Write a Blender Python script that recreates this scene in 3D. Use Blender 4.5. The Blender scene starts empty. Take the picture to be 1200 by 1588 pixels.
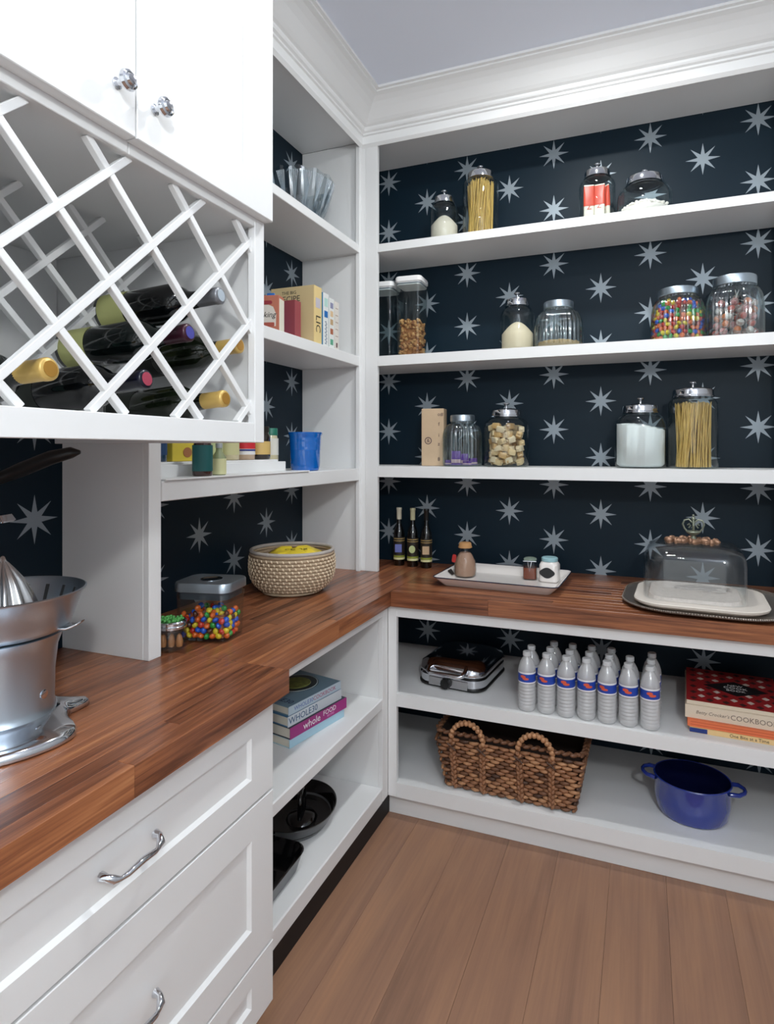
import bpy, bmesh, math, random
from mathutils import Vector, Matrix
random.seed(7)
PI = math.pi
scn = bpy.context.scene
COL = scn.collection

# ------------------------------------------------------------------ camera, world, exposure
F_PX, W_PX, H_PX = 912.0, 1200.0, 1588.0
cd = bpy.data.cameras.new('camera')
cam = bpy.data.objects.new('camera', cd)
COL.objects.link(cam)
cam.location = (1.218, -2.4436, 1.4702)
cam.rotation_euler = (PI / 2, 0, 0.3563)
cd.sensor_fit = 'VERTICAL'
cd.sensor_height = 24.0
cd.lens = F_PX / H_PX * 24.0
cd.shift_x = (600.0 - 657.5) / H_PX
cd.shift_y = -(794.0 - 698.0) / H_PX
cd.clip_start = 0.02
scn.camera = cam

world = bpy.data.worlds.new('world')
scn.world = world
world.use_nodes = True
wb = world.node_tree.nodes['Background']
wb.inputs['Color'].default_value = (0.90, 0.97, 0.98, 1)
wb.inputs['Strength'].default_value = 0.30
scn.view_settings.view_transform = 'Standard'
scn.view_settings.look = 'None'
scn.view_settings.gamma = 1.0
scn.view_settings.exposure = 0.0
try:
    scn.view_settings.use_curve_mapping = False
    scn.cycles.transparent_max_bounces = 32
    scn.cycles.max_bounces = 12
except Exception:
    pass
CEIL = 3.03

def area_light(name, loc, rot, size, power, color=(1, 1, 1), size_y=None, shape='RECTANGLE', spread=PI):
    d = bpy.data.lights.new(name, 'AREA')
    d.shape = shape
    d.size = size
    if size_y: d.size_y = size_y
    d.energy = power
    d.color = color
    d.spread = spread
    o = bpy.data.objects.new(name, d)
    COL.objects.link(o)
    o.location = loc
    o.rotation_euler = rot
    return o
# recessed ceiling lamps (their cans are built with the ceiling below)
LAMPS = [(1.02, -0.62, 16), (1.02, -1.62, 5), (1.02, -2.85, 5)]
for lx, ly, lp in LAMPS:
    area_light('lamp_light', (lx, ly, CEIL - 0.006), (0, 0, 0), 0.13, lp, (0.965, 1.0, 0.99), shape='DISK')
pl = bpy.data.lights.new('crown_fill', 'POINT'); pl.energy = 74; pl.color = (0.965, 1.0, 0.99); pl.shadow_soft_size = 0.09  # unseen fill light, added to brighten the crown moulding and ceiling
po = bpy.data.objects.new('crown_fill', pl); COL.objects.link(po); po.location = (1.90, -3.20, 2.50)
# soft fill added at the unseen opening behind the photographer, standing in for daylight
area_light('rear_fill', (1.25, -4.15, 1.45), (PI / 2, 0, 0), 1.7, 13, (0.93, 0.97, 1.0), size_y=2.3)

# ------------------------------------------------------------------ helpers
def L8(v):
    v /= 255.0
    return v / 12.92 if v <= 0.04045 else ((v + 0.055) / 1.055) ** 2.4
def C(r, g, b): return (L8(r), L8(g), L8(b), 1)
MATS = {}
def mat(name, color=(200, 200, 200), rough=0.5, metal=0.0, coat=0.0, bump=0.0, bscale=200, spec=0.5, trans=0.0, emit=0.0, vary=0.0, vscale=20):
    if name in MATS: return MATS[name]
    m = bpy.data.materials.new(name); m.use_nodes = True
    nt = m.node_tree; b = nt.nodes['Principled BSDF']
    b.inputs['Base Color'].default_value = C(*color)
    b.inputs['Roughness'].default_value = rough
    b.inputs['Metallic'].default_value = metal
    b.inputs['Coat Weight'].default_value = coat
    b.inputs['Coat Roughness'].default_value = 0.05
    b.inputs['Specular IOR Level'].default_value = spec
    b.inputs['Transmission Weight'].default_value = trans
    if emit:
        b.inputs['Emission Color'].default_value = C(*color); b.inputs['Emission Strength'].default_value = emit
    if vary:
        n = nt.nodes.new('ShaderNodeTexNoise'); n.inputs['Scale'].default_value = vscale; n.inputs['Detail'].default_value = 4
        tc = nt.nodes.new('ShaderNodeTexCoord'); nt.links.new(tc.outputs['Object'], n.inputs['Vector'])
        mx = nt.nodes.new('ShaderNodeMix'); mx.data_type = 'RGBA'
        mx.inputs['A'].default_value = C(*[max(0, c * (1 - vary)) for c in color])
        mx.inputs['B'].default_value = C(*[min(255, c * (1 + vary)) for c in color])
        nt.links.new(n.outputs['Fac'], mx.inputs['Factor']); nt.links.new(mx.outputs['Result'], b.inputs['Base Color'])
    if bump:
        n = nt.nodes.new('ShaderNodeTexNoise'); n.inputs['Scale'].default_value = bscale; n.inputs['Detail'].default_value = 3
        tc = nt.nodes.new('ShaderNodeTexCoord'); nt.links.new(tc.outputs['Object'], n.inputs['Vector'])
        bp = nt.nodes.new('ShaderNodeBump'); bp.inputs['Strength'].default_value = bump; bp.inputs['Distance'].default_value = 0.002
        nt.links.new(n.outputs['Fac'], bp.inputs['Height']); nt.links.new(bp.outputs['Normal'], b.inputs['Normal'])
    MATS[name] = m
    return m
def glass(name, tint=(248, 251, 251), ior=1.5, boost=1.0, rough=0.02, haze=0.0, hazecol=(220, 230, 235)):
    """thin-walled clear glass: transparent, with mirror reflection by Fresnel, denser at grazing edges"""
    if name in MATS: return MATS[name]
    m = bpy.data.materials.new(name); m.use_nodes = True
    nt = m.node_tree; nt.nodes.clear()
    out = nt.nodes.new('ShaderNodeOutputMaterial')
    tr = nt.nodes.new('ShaderNodeBsdfTransparent'); tr.inputs['Color'].default_value = C(*tint)
    gl = nt.nodes.new('ShaderNodeBsdfGlossy'); gl.inputs['Roughness'].default_value = rough
    # facing-based Fresnel so that both sides of a wall reflect alike
    lw = nt.nodes.new('ShaderNodeLayerWeight'); lw.inputs['Blend'].default_value = 0.5
    pw = nt.nodes.new('ShaderNodeMath'); pw.operation = 'POWER'; pw.inputs[1].default_value = 4.2
    nt.links.new(lw.outputs['Facing'], pw.inputs[0])
    ml = nt.nodes.new('ShaderNodeMath'); ml.operation = 'MULTIPLY_ADD'; ml.use_clamp = True
    ml.inputs[1].default_value = 0.55; ml.inputs[2].default_value = 0.028 * boost
    nt.links.new(pw.outputs[0], ml.inputs[0])
    mix = nt.nodes.new('ShaderNodeMixShader')
    nt.links.new(ml.outputs[0], mix.inputs[0])
    nt.links.new(tr.outputs[0], mix.inputs[1]); nt.links.new(gl.outputs[0], mix.inputs[2])
    last = mix
    if haze:
        df = nt.nodes.new('ShaderNodeBsdfDiffuse'); df.inputs['Color'].default_value = C(*hazecol)
        m2 = nt.nodes.new('ShaderNodeMixShader'); m2.inputs[0].default_value = haze
        nt.links.new(mix.outputs[0], m2.inputs[1]); nt.links.new(df.outputs[0], m2.inputs[2]); last = m2
    nt.links.new(last.outputs[0], out.inputs[0])
    MATS[name] = m
    return m
def N(nt, t, **k):
    n = nt.nodes.new(t)
    for a, v in k.items(): setattr(n, a, v)
    return n
def M_(nt, op, a, b=None, c=None, clamp=False):
    n = N(nt, 'ShaderNodeMath', operation=op, use_clamp=clamp)
    for i, v in enumerate((a, b, c)):
        if v is None: continue
        if isinstance(v, (int, float)): n.inputs[i].default_value = v
        else: nt.links.new(v, n.inputs[i])
    return n.outputs[0]

def add_box(bm, x0, x1, y0, y1, z0, z1):
    vs = [bm.verts.new(p) for p in ((x0,y0,z0),(x1,y0,z0),(x1,y1,z0),(x0,y1,z0),(x0,y0,z1),(x1,y0,z1),(x1,y1,z1),(x0,y1,z1))]
    for f in ((0,3,2,1),(4,5,6,7),(0,1,5,4),(1,2,6,5),(2,3,7,6),(3,0,4,7)):
        bm.faces.new([vs[i] for i in f])
    return vs
def bxm(*boxes):
    bm = bmesh.new()
    for b in boxes: add_box(bm, *b)
    return bm
def add_lathe(bm, prof, seg=32, cx=0, cy=0, ribs=0, amp=0.0, sx=1.0, sy=1.0):
    """prof: (radius, z) from start to end; radius 0 makes a pole"""
    rings = []
    for r, z in prof:
        if r <= 1e-6: rings.append([bm.verts.new((cx, cy, z))])
        else:
            ring = []
            for i in range(seg):
                a = 2 * PI * i / seg
                rr = r * (1 + amp * math.cos(ribs * a)) if ribs else r
                ring.append(bm.verts.new((cx + rr * math.cos(a) * sx, cy + rr * math.sin(a) * sy, z)))
            rings.append(ring)
    for a, b in zip(rings, rings[1:]):
        if len(a) == 1 and len(b) == 1: continue
        for i in range(seg):
            j = (i + 1) % seg
            if len(a) == 1: bm.faces.new((a[0], b[j], b[i]))
            elif len(b) == 1: bm.faces.new((a[i], a[j], b[0]))
            else: bm.faces.new((a[i], a[j], b[j], b[i]))
    return bm
def lathe(prof, **k): return add_lathe(bmesh.new(), prof, **k)
def add_tube(bm, pts, r, seg=8, closed=False, cap=True):
    pts = [Vector(p) for p in pts]; n = len(pts)
    rad = r if isinstance(r, (list, tuple)) else [r] * n
    rings = []; up = None
    for i, p in enumerate(pts):
        if closed: t = pts[(i + 1) % n] - pts[i - 1]
        else: t = pts[min(i + 1, n - 1)] - pts[max(i - 1, 0)]
        t.normalize()
        if up is None:
            up = Vector((0, 0, 1)) if abs(t.z) < 0.9 else Vector((1, 0, 0))
        s = t.cross(up); s.normalize(); up = s.cross(t); up.normalize()
        rings.append([bm.verts.new(p + rad[i] * (math.cos(2*PI*k/seg) * s + math.sin(2*PI*k/seg) * up)) for k in range(seg)])
    m = n if closed else n - 1
    for i in range(m):
        a, b = rings[i], rings[(i + 1) % n]
        for k in range(seg):
            l = (k + 1) % seg
            bm.faces.new((a[k], a[l], b[l], b[k]))
    if cap and not closed:
        bm.faces.new(list(reversed(rings[0]))); bm.faces.new(rings[-1])
    return bm
def tube(pts, r, **k): return add_tube(bmesh.new(), pts, r, **k)
def add_prism(bm, poly, z0, z1):
    a = [bm.verts.new((x, y, z0)) for x, y in poly]; b = [bm.verts.new((x, y, z1)) for x, y in poly]
    bm.faces.new(list(reversed(a))); bm.faces.new(b)
    n = len(poly)
    for i in range(n): bm.faces.new((a[i], a[(i+1) % n], b[(i+1) % n], b[i]))
    return bm
def rrect(w, d, r, seg=5, cx=0, cy=0):
    out = []
    for (sx, sy, a0) in ((1, 1, 0), (-1, 1, PI/2), (-1, -1, PI), (1, -1, 3*PI/2)):
        for i in range(seg + 1):
            a = a0 + PI/2 * i / seg
            out.append((cx + sx * (w/2 - r) + r * math.cos(a), cy + sy * (d/2 - r) + r * math.sin(a)))
    return out
def add_loft(bm, loops, cap0=True, cap1=True):
    """loops: list of equal-length lists of 3d points"""
    rs = [[bm.verts.new(p) for p in l] for l in loops]
    n = len(rs[0])
    for a, b in zip(rs, rs[1:]):
        for i in range(n): bm.faces.new((a[i], a[(i+1) % n], b[(i+1) % n], b[i]))
    if cap0: bm.faces.new(list(reversed(rs[0])))
    if cap1: bm.faces.new(rs[-1])
    return bm
def rloft(spec, r=0.01, seg=5, cap0=True, cap1=True):
    """spec: (width, depth, corner radius, z)"""
    return add_loft(bmesh.new(), [[(x, y, z) for x, y in rrect(w, d, rr, seg)] for w, d, rr, z in spec], cap0, cap1)
def bevel(bm, w, seg=2):
    bmesh.ops.bevel(bm, geom=list(bm.edges), offset=w, segments=seg, affect='EDGES', profile=0.5)
    return bm
def make_mesh(name, bm, m, smooth=True, angle=35):
    bmesh.ops.recalc_face_normals(bm, faces=bm.faces)
    me = bpy.data.meshes.new(name); bm.to_mesh(me); bm.free()
    if m is not None: me.materials.append(m)
    if smooth:
        me.polygons.foreach_set('use_smooth', [True] * len(me.polygons))
        me.set_sharp_from_angle(angle=math.radians(angle))
    return me
def obj(name, bm, m, parent=None, loc=(0,0,0), rot=(0,0,0), smooth=True, label=None, kind=None, angle=35, scale=None):
    me = bm if isinstance(bm, bpy.types.Mesh) else make_mesh(name, bm, m, smooth, angle)
    o = bpy.data.objects.new(name, me); COL.objects.link(o)
    o.location = loc; o.rotation_euler = rot
    if scale: o.scale = scale
    if parent: o.parent = parent
    if label: o['label'] = label
    if kind: o['kind'] = kind
    return o
def thing(name, label, cat, loc=(0,0,0), rz=0, group=None):
    o = bpy.data.objects.new(name, None); COL.objects.link(o)
    o.empty_display_size = 0.05
    o.location = loc; o.rotation_euler = (0, 0, rz) if not isinstance(rz, tuple) else rz
    o['label'] = label; o['category'] = cat
    if group: o['group'] = group
    return o
def tag(o, label, cat, group=None, kind=None):
    o['label'] = label; o['category'] = cat
    if group: o['group'] = group
    if kind: o['kind'] = kind
    return o
def struct(name, bm, m, parent=None, smooth=False, label=None):
    o = obj(name, bm, m, parent, smooth=smooth)
    o['kind'] = 'structure'
    if label: o['label'] = label
    return o
def dup(root, loc, rz=None, label=None, group=None):
    r = root.copy(); COL.objects.link(r); r.location = loc
    if rz is not None: r.rotation_euler = (0, 0, rz) if not isinstance(rz, tuple) else rz
    if label: r['label'] = label
    if group: r['group'] = group
    for ch in list(root.children):
        c = ch.copy(); COL.objects.link(c); c.parent = r
        for g in ch.children:
            d = g.copy(); COL.objects.link(d); d.parent = c
    return r
def text(name, body, size, m, parent, loc, rot, align='CENTER', sx=1.0, extrude=0.0002, label=None, shear=0):
    cu = bpy.data.curves.new(name, 'FONT'); cu.body = body; cu.size = size; cu.align_x = align; cu.align_y = 'CENTER'
    cu.extrude = extrude; cu.resolution_u = 2; cu.shear = shear
    t = bpy.data.objects.new(name, cu)
    me = bpy.data.meshes.new_from_object(t); bpy.data.objects.remove(t)
    me.materials.clear(); me.materials.append(m); me.name = name
    return obj(name, me, m, parent, loc, rot, scale=(sx, 1, 1), label=label)
# text orientations: facing -y, facing +x, lying face up
FY = (PI/2, 0, 0)
FX = (PI/2, 0, PI/2)

# ------------------------------------------------------------------ materials
WHITE = mat('white_cabinet_paint', (232, 232, 232), rough=0.35, spec=0.4)
CROWN = mat('crown_paint', (240, 240, 240), rough=0.45, spec=0.3)
CEILM = mat('ceiling_paint', (236, 241, 254), rough=0.8)
ROOMW = mat('room_wall_paint', (205, 208, 212), rough=0.8)
BLACK = mat('black_enamel', (8, 8, 10), rough=0.12, coat=0.5)
TOEB = mat('black_toe_kick', (16, 15, 17), rough=0.6)
CHROME = mat('polished_chrome', (215, 217, 222), rough=0.09, metal=1)
BRUSH = mat('brushed_steel', (190, 203, 214), rough=0.36, metal=1, bump=0.05, bscale=400)
DKRUB = mat('black_rubber', (16, 16, 17), rough=0.4)
GLASS = glass('clear_jar_glass')
GLASSR = glass('ribbed_jar_glass', tint=(244, 249, 250), boost=3.5, rough=0.08)
CUT = glass('cut_crystal', tint=(236, 242, 245), boost=5, rough=0.05)
DOMEG = glass('dome_glass', tint=(250, 252, 253), boost=1.5, rough=0.02)
PET = glass('water_bottle_plastic', tint=(252, 252, 252), boost=5, rough=0.12, haze=0.34, hazecol=(255, 255, 255))
PAPER = mat('book_pages', (226, 220, 205), rough=0.9)
WHITEP = mat('white_plastic', (238, 238, 238), rough=0.3)
INKW = mat('white_print', (242, 242, 242), rough=0.6)
INKK = mat('black_print', (25, 24, 28), rough=0.6)

def wood(name, ax, ramp, across, along, rough, coat, finebump=0.15, objvar=1.0, fine=0.35, knots=True):
    """long-grain wood, streaks run along world axis ax (0=x, 1=y); every stave or plank gets its own tone"""
    m = bpy.data.materials.new(name); m.use_nodes = True
    nt = m.node_tree; b = nt.nodes['Principled BSDF']
    geo = N(nt, 'ShaderNodeNewGeometry'); oi = N(nt, 'ShaderNodeObjectInfo')
    mp = N(nt, 'ShaderNodeVectorMath', operation='MULTIPLY')
    s = [across, across, across]; s[ax] = along
    mp.inputs[1].default_value = s
    nt.links.new(geo.outputs['Position'], mp.inputs[0])
    off = N(nt, 'ShaderNodeVectorMath', operation='SCALE'); off.inputs[0].default_value = (37, 91, 53)
    nt.links.new(oi.outputs['Random'], off.inputs['Scale'])
    ad = N(nt, 'ShaderNodeVectorMath', operation='ADD')
    nt.links.new(mp.outputs[0], ad.inputs[0]); nt.links.new(off.outputs[0], ad.inputs[1])
    n1 = N(nt, 'ShaderNodeTexNoise'); n1.inputs['Scale'].default_value = 1; n1.inputs['Detail'].default_value = 6
    n1.inputs['Roughness'].default_value = 0.62; n1.inputs['Distortion'].default_value = 0.6
    nt.links.new(ad.outputs[0], n1.inputs['Vector'])
    mp2 = N(nt, 'ShaderNodeVectorMath', operation='MULTIPLY'); s2 = [7, 7, 7]; s2[ax] = 2.5; mp2.inputs[1].default_value = s2
    nt.links.new(ad.outputs[0], mp2.inputs[0])
    n2 = N(nt, 'ShaderNodeTexNoise'); n2.inputs['Scale'].default_value = 1; n2.inputs['Detail'].default_value = 3
    nt.links.new(mp2.outputs[0], n2.inputs['Vector'])
    v = M_(nt, 'MULTIPLY_ADD', n1.outputs['Fac'], 1.25, -0.12)
    v = M_(nt, 'ADD', v, M_(nt, 'MULTIPLY_ADD', oi.outputs['Random'], 0.42 * objvar, -0.21 * objvar))
    v = M_(nt, 'ADD', v, M_(nt, 'MULTIPLY_ADD', n2.outputs['Fac'], fine, -fine / 2), clamp=True)
    cr = N(nt, 'ShaderNodeValToRGB')
    els = cr.color_ramp.elements
    while len(els) < len(ramp): els.new(0.5)
    for e, (p, c) in zip(els, ramp): e.position = p; e.color = C(*c)
    nt.links.new(v, cr.inputs[0]); nt.links.new(cr.outputs[0], b.inputs['Base Color'])
    b.inputs['Roughness'].default_value = rough; b.inputs['Coat Weight'].default_value = coat; b.inputs['Coat Roughness'].default_value = 0.22
    bp = N(nt, 'ShaderNodeBump'); bp.inputs['Strength'].default_value = finebump; bp.inputs['Distance'].default_value = 0.001
    nt.links.new(n2.outputs['Fac'], bp.inputs['Height']); nt.links.new(bp.outputs['Normal'], b.inputs['Normal'])
    return m
WALNUT = [(0.10, (48, 24, 14)), (0.32, (98, 56, 36)), (0.52, (138, 84, 56)), (0.70, (166, 105, 68)), (0.88, (190, 130, 88))]
WOODX = wood('walnut_block_x', 0, WALNUT, 34, 2.0, 0.30, 0.2, objvar=0.55, fine=0.5)
WOODY = wood('walnut_block_y', 1, WALNUT, 34, 2.0, 0.30, 0.2, objvar=0.55, fine=0.5)
FLOORM = wood('oak_floor', 1, [(0.15, (130, 98, 80)), (0.45, (148, 111, 90)), (0.65, (158, 119, 94)), (0.9, (170, 126, 97))], 14, 1.1, 0.42, 0.0, 0.1, 0.2, 0.5)

def wallpaper(name, axis, u0, v0, u1, v1, v_split=None, u2=0, v2=0, u3=0, v3=0):
    """navy paper printed with eight-pointed silver stars on a staggered lattice (position based)"""
    m = bpy.data.materials.new(name); m.use_nodes = True
    nt = m.node_tree; b = nt.nodes['Principled BSDF']
    geo = N(nt, 'ShaderNodeNewGeometry'); sp = N(nt, 'ShaderNodeSeparateXYZ')
    nt.links.new(geo.outputs['Position'], sp.inputs[0])
    U = sp.outputs[axis]; V = sp.outputs[2]
    PU, PV = 0.4125, 0.2522
    def star(u0, v0):
        def wrap(s, o, p):
            t = M_(nt, 'DIVIDE', M_(nt, 'SUBTRACT', s, o), p)
            return M_(nt, 'MULTIPLY', M_(nt, 'SUBTRACT', t, M_(nt, 'ROUND', t)), p)
        du = wrap(U, u0, PU); dv = wrap(V, v0, PV)
        r = M_(nt, 'SQRT', M_(nt, 'ADD', M_(nt, 'MULTIPLY', du, du), M_(nt, 'MULTIPLY', dv, dv)))
        th = M_(nt, 'ARCTAN2', dv, du)
        q = M_(nt, 'DIVIDE', th, PI / 4)
        ph = M_(nt, 'MULTIPLY', M_(nt, 'ABSOLUTE', M_(nt, 'SUBTRACT', q, M_(nt, 'ROUND', q))), PI / 4)
        x = M_(nt, 'MULTIPLY', r, M_(nt, 'COSINE', ph)); y = M_(nt, 'MULTIPLY', r, M_(nt, 'SINE', ph))
        R, r0 = 0.0600, 0.0190
        ax, ay = R, 0.0; bx, by = r0 * math.cos(PI/8), r0 * math.sin(PI/8)
        nx, ny = (by - ay), -(bx - ax); l = math.hypot(nx, ny); nx /= l; ny /= l
        c = nx * ax + ny * ay
        d = M_(nt, 'SUBTRACT', M_(nt, 'ADD', M_(nt, 'MULTIPLY', x, nx), M_(nt, 'MULTIPLY', y, ny)), c)
        return M_(nt, 'LESS_THAN', d, 0.0012)
    s = M_(nt, 'MAXIMUM', star(u0, v0), star(u1, v1))
    if v_split is not None:
        lo = M_(nt, 'MAXIMUM', star(u2, v2), star(u3, v3))
        k = M_(nt, 'LESS_THAN', V, v_split)
        s = M_(nt, 'ADD', M_(nt, 'MULTIPLY', lo, k), M_(nt, 'MULTIPLY', s, M_(nt, 'SUBTRACT', 1.0, k)))
    mx = N(nt, 'ShaderNodeMix', data_type='RGBA')
    mx.inputs['A'].default_value = C(8, 30, 43); mx.inputs['B'].default_value = C(150, 160, 168)
    nt.links.new(s, mx.inputs['Factor']); nt.links.new(mx.outputs['Result'], b.inputs['Base Color'])
    b.inputs['Roughness'].default_value = 0.5
    b.inputs['Specular IOR Level'].default_value = 0.22
    nt.links.new(M_(nt, 'MULTIPLY', s, 0.35), b.inputs['Metallic'])
    return m
PAPERB = wallpaper('star_wallpaper_back', 0, 0.010, 1.0600, 0.2165, 1.1845, 0.86, 0.2200, 0.5810, 0.0135, 0.4550)
PAPERL = wallpaper('star_wallpaper_left', 1, -0.285, 1.1560, -0.0880, 1.0310, 0.86, -0.285, 0.5810, -0.0880, 0.4550)

# ------------------------------------------------------------------ room shell
XL, YB, XR, YF = -0.317, 0.29, 2.30, -4.2
floor = struct('floor', bxm((XL - .1, XR + .1, YF, YB + .1, -0.05, -0.012)), mat('subfloor', (88, 68, 58), 0.9))
px = 0.20; random.seed(3)
while px < XR:
    w = 0.182
    y = YB - 0.35 + random.uniform(-0.1, 0.1) - random.uniform(3, 4)
    y0 = YB - 0.3
    while y0 > YF:
        y1 = max(YF, y if y < y0 else y0 - 1.0)
        bm = bxm((px + .0003, px + w - .0003, y1 + .0003, y0 - .0003, -0.012, 0.0)); bevel(bm, 0.0004, 1)
        p = obj('floor_plank', bm, FLOORM, floor, smooth=False)
        y0 = y1; y = y0 - random.uniform(4, 5)
    px += w
struct('ceiling', bxm((XL - .1, XR + .1, YF, YB + .1, CEIL, CEIL + 0.06)), CEILM)
struct('wall_back', bxm((XL - .1, XR + .1, YB, YB + .1, -0.05, CEIL)), PAPERB)
struct('wall_left', bxm((XL - .1, XL, YF, YB, -0.05, CEIL)), PAPERL)
struct('wall_right', bxm((XR, XR + .1, YF, YB, -0.05, CEIL)), ROOMW)
struct('wall_front', bxm((XL - .1, 0.35, YF - .1, YF, -0.05, CEIL), (2.15, XR + .1, YF - .1, YF, -0.05, CEIL), (0.35, 2.15, YF - .1, YF, 2.65, CEIL)), ROOMW)
for i, (lx, ly, lp) in enumerate(LAMPS):
    t = thing('ceiling_light', ['recessed ceiling lamp nearest the back shelves', 'recessed ceiling lamp in the middle of the pantry', 'recessed ceiling lamp above the photographer'][i], 'light', (lx, ly, CEIL), 0)
    obj('trim_ring', lathe([(0.068, -0.001), (0.092, -0.001), (0.092, -0.005), (0.072, -0.008), (0.068, -0.001)]), WHITEP, t)

t = thing('fill_lamp', 'added unseen fill lamp with chrome canopy above the photographer', 'light', (1.90, -3.20, CEIL - .0005))  # canopy and rod made up to carry the added fill light
obj('canopy', lathe([(0, 0), (.06, 0), (.058, -.02), (.01, -.028), (0, -.028)]), CHROME, t)
obj('rod', lathe([(.004, -.028), (.004, -.42), (.0, -.42)], seg=12), CHROME, t)
# crown moulding profile: (projection from the face, height)
CP = [(0.0, 2.86), (0.012, 2.872), (0.012, 2.906), (0.020, 2.909), (0.020, 2.917), (0.030, 2.921), (0.034, 2.927), (0.034, 2.936), (0.046, 2.941),
      (0.058, 2.950), (0.072, 2.963), (0.088, 2.978), (0.108, 2.994), (0.128, 3.006), (0.146, 3.012), (0.146, 3.018), (0.158, 3.020), (0.158, 3.03), (0.0, 3.03)]
bm = bmesh.new()
add_loft(bm, [[(1.9, -p, z) for p, z in CP], [(p, -p, z) for p, z in CP]], True, False)
tb = struct('trim_1', bm, CROWN, label='white stepped crown moulding above the back shelves')
bm = bmesh.new()
add_loft(bm, [[(p, -p, z) for p, z in CP], [(p, -1.25, z) for p, z in CP]], False, True)
struct('trim_2', bm, CROWN, label='white stepped crown moulding above the left shelves')

# ------------------------------------------------------------------ upper bookcases
T = 2.89
ZB = [(2.3745, 2.411), (1.8546, 1.8995), (1.3475, 1.3975)]
ZL = [(2.3745, 2.411), (1.8546, 1.8995), (1.331, 1.386)]
CT = 0.914
e = 0.0015
t = thing('built_in_bookcase', 'white built-in bookcase with face frame on the back wall above the worktop', 'bookcase', (0, 0, CT))
def P(name, boxes, parent, m=WHITE, bev=0.0012, z0=CT, label=None):
    bm = bxm(*[(a, b, c, d, f - z0, g - z0) for a, b, c, d, f, g in boxes])
    if bev: bevel(bm, bev, 1)
    return obj(name, bm, m, parent, smooth=False, label=label)
P('stile', [(0.0205, 0.081, 0, 0.02, CT, T + .02)], t)
P('stile', [(1.725, 1.80, 0, 0.02, CT, T + .02)], t)
P('top_rail', [(0.0815, 1.7245, 0, 0.02, T, CEIL - .01)], t)
P('top_panel', [(-0.10, 1.735, 0.0205, YB - .001, T, T + .02)], t)
P('side_panel', [(-0.12, -0.1005, 0.0205, YB - .001, CT, T)], t)
P('side_panel', [(1.735, 1.755, 0.0205, YB - .001, CT, T)], t)
for a, b in ZB:
    s = P('shelf', [(0.0815, 1.7245, 0.0005, YB - .001, a, b), (-0.10, 0.0812, 0.0205, YB - .001, a, b)], t, bev=0)
t = thing('built_in_bookcase', 'white built-in bookcase on the left wall beside the wine rack cabinet', 'bookcase', (0, 0, CT))
YE = -1.246
P('stile', [(-0.02, 0, -0.02, 0.0, CT, T + .02)], t)
P('stile', [(-0.02, 0, YE, -1.204, CT, T + .02)], t)
P('corner_post', [(-0.02, 0.02, 0.0005, 0.02, CT, T + .02)], t)
P('side_panel', [(XL + .001, -0.0205, YE, YE + .02, CT, T)], t, bev=0.001)
P('side_panel', [(XL + .001, -0.0205, 0.0005, 0.0195, CT, T)], t, bev=0.001)
P('top_rail', [(-0.02, 0, -1.204, -0.0205, T, CEIL - .01)], t)
P('top_panel', [(XL + .001, -0.0205, YE + .0205, 0.0, T, T + .02)], t)
for a, b in ZL:
    P('shelf', [(XL + .001, -0.0005, YE + .0445, -0.0205, a, b)], t, bev=0.002)
    P('shelf_end', [(XL + .001, -0.0205, -0.0200, 0.0, a, b)], t, bev=0)

# ------------------------------------------------------------------ base cabinets
yb, xb = -0.296, 0.265
t = thing('base_shelf_cabinet', 'white open base cabinet with two shelves under the back worktop', 'cabinet', (0, 0, 0))
def Q(name, boxes, parent, m=WHITE, bev=0.0012, label=None): return P(name, boxes, parent, m, bev, 0, label)
BO = 0.809
Q('stile', [(xb, 0.302, yb, yb + .02, 0.094, 0.8535)], t)
Q('stile', [(1.78, 1.84, yb, yb + .02, 0.094, 0.8535)], t)
Q('top_rail', [(0.3025, 1.7795, yb, yb + .02, BO, 0.8535)], t)
Q('side_panel', [(0.04, 0.06, yb + .0205, YB - .001, 0.094, 0.8535)], t)
Q('side_panel', [(1.78, 1.80, yb + .0205, YB - .001, 0.094, 0.8535)], t)
Q('shelf', [(0.3025, 1.7795, yb + .0005, yb + .0203, 0.454, 0.5035), (0.061, 1.7795, yb + .0205, YB - .001, 0.454, 0.5035)], t, bev=0)
Q('bottom_shelf', [(0.3025, 1.7795, yb + .0005, yb + .0203, 0.094, 0.1505), (0.061, 1.7795, yb + .0205, YB - .001, 0.094, 0.1505)], t, bev=0)
Q('toe_kick', [(0.2505, 1.80, yb + .045, yb + .06, 0.0, 0.0935)], t)
t = thing('base_shelf_cabinet', 'white open base cabinet with two shelves under the left worktop', 'cabinet', (0, 0, 0))
YD = -1.192
Q('stile', [(xb - .02, xb, -0.345, yb - .0005, 0.094, 0.8535)], t)
Q('top_rail', [(xb - .02, xb, YD, -0.3455, 0.818, 0.8535)], t)
Q('side_panel', [(XL + .001, xb - .0205, -0.345, -0.325, 0.094, 0.8535)], t)
Q('side_panel', [(XL + .001, xb - .0205, YD, YD + .018, 0.094, 0.8535)], t)
Q('back_panel', [(XL + .001, XL + .012, YD + .0185, -0.3455, 0.094, 0.8535)], t)
Q('shelf', [(XL + .0125, xb - .0005, YD + .0185, -0.3455, 0.4565, 0.4985)], t, bev=0.004)
Q('bottom_shelf', [(XL + .0125, xb - .0005, YD + .0185, -0.3455, 0.090, 0.1500)], t, bev=0.004)
Q('toe_kick', [(0.236, 0.250, YD, -0.252, 0.0, 0.0895)], t, TOEB, label='black recessed toe kick')

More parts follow.
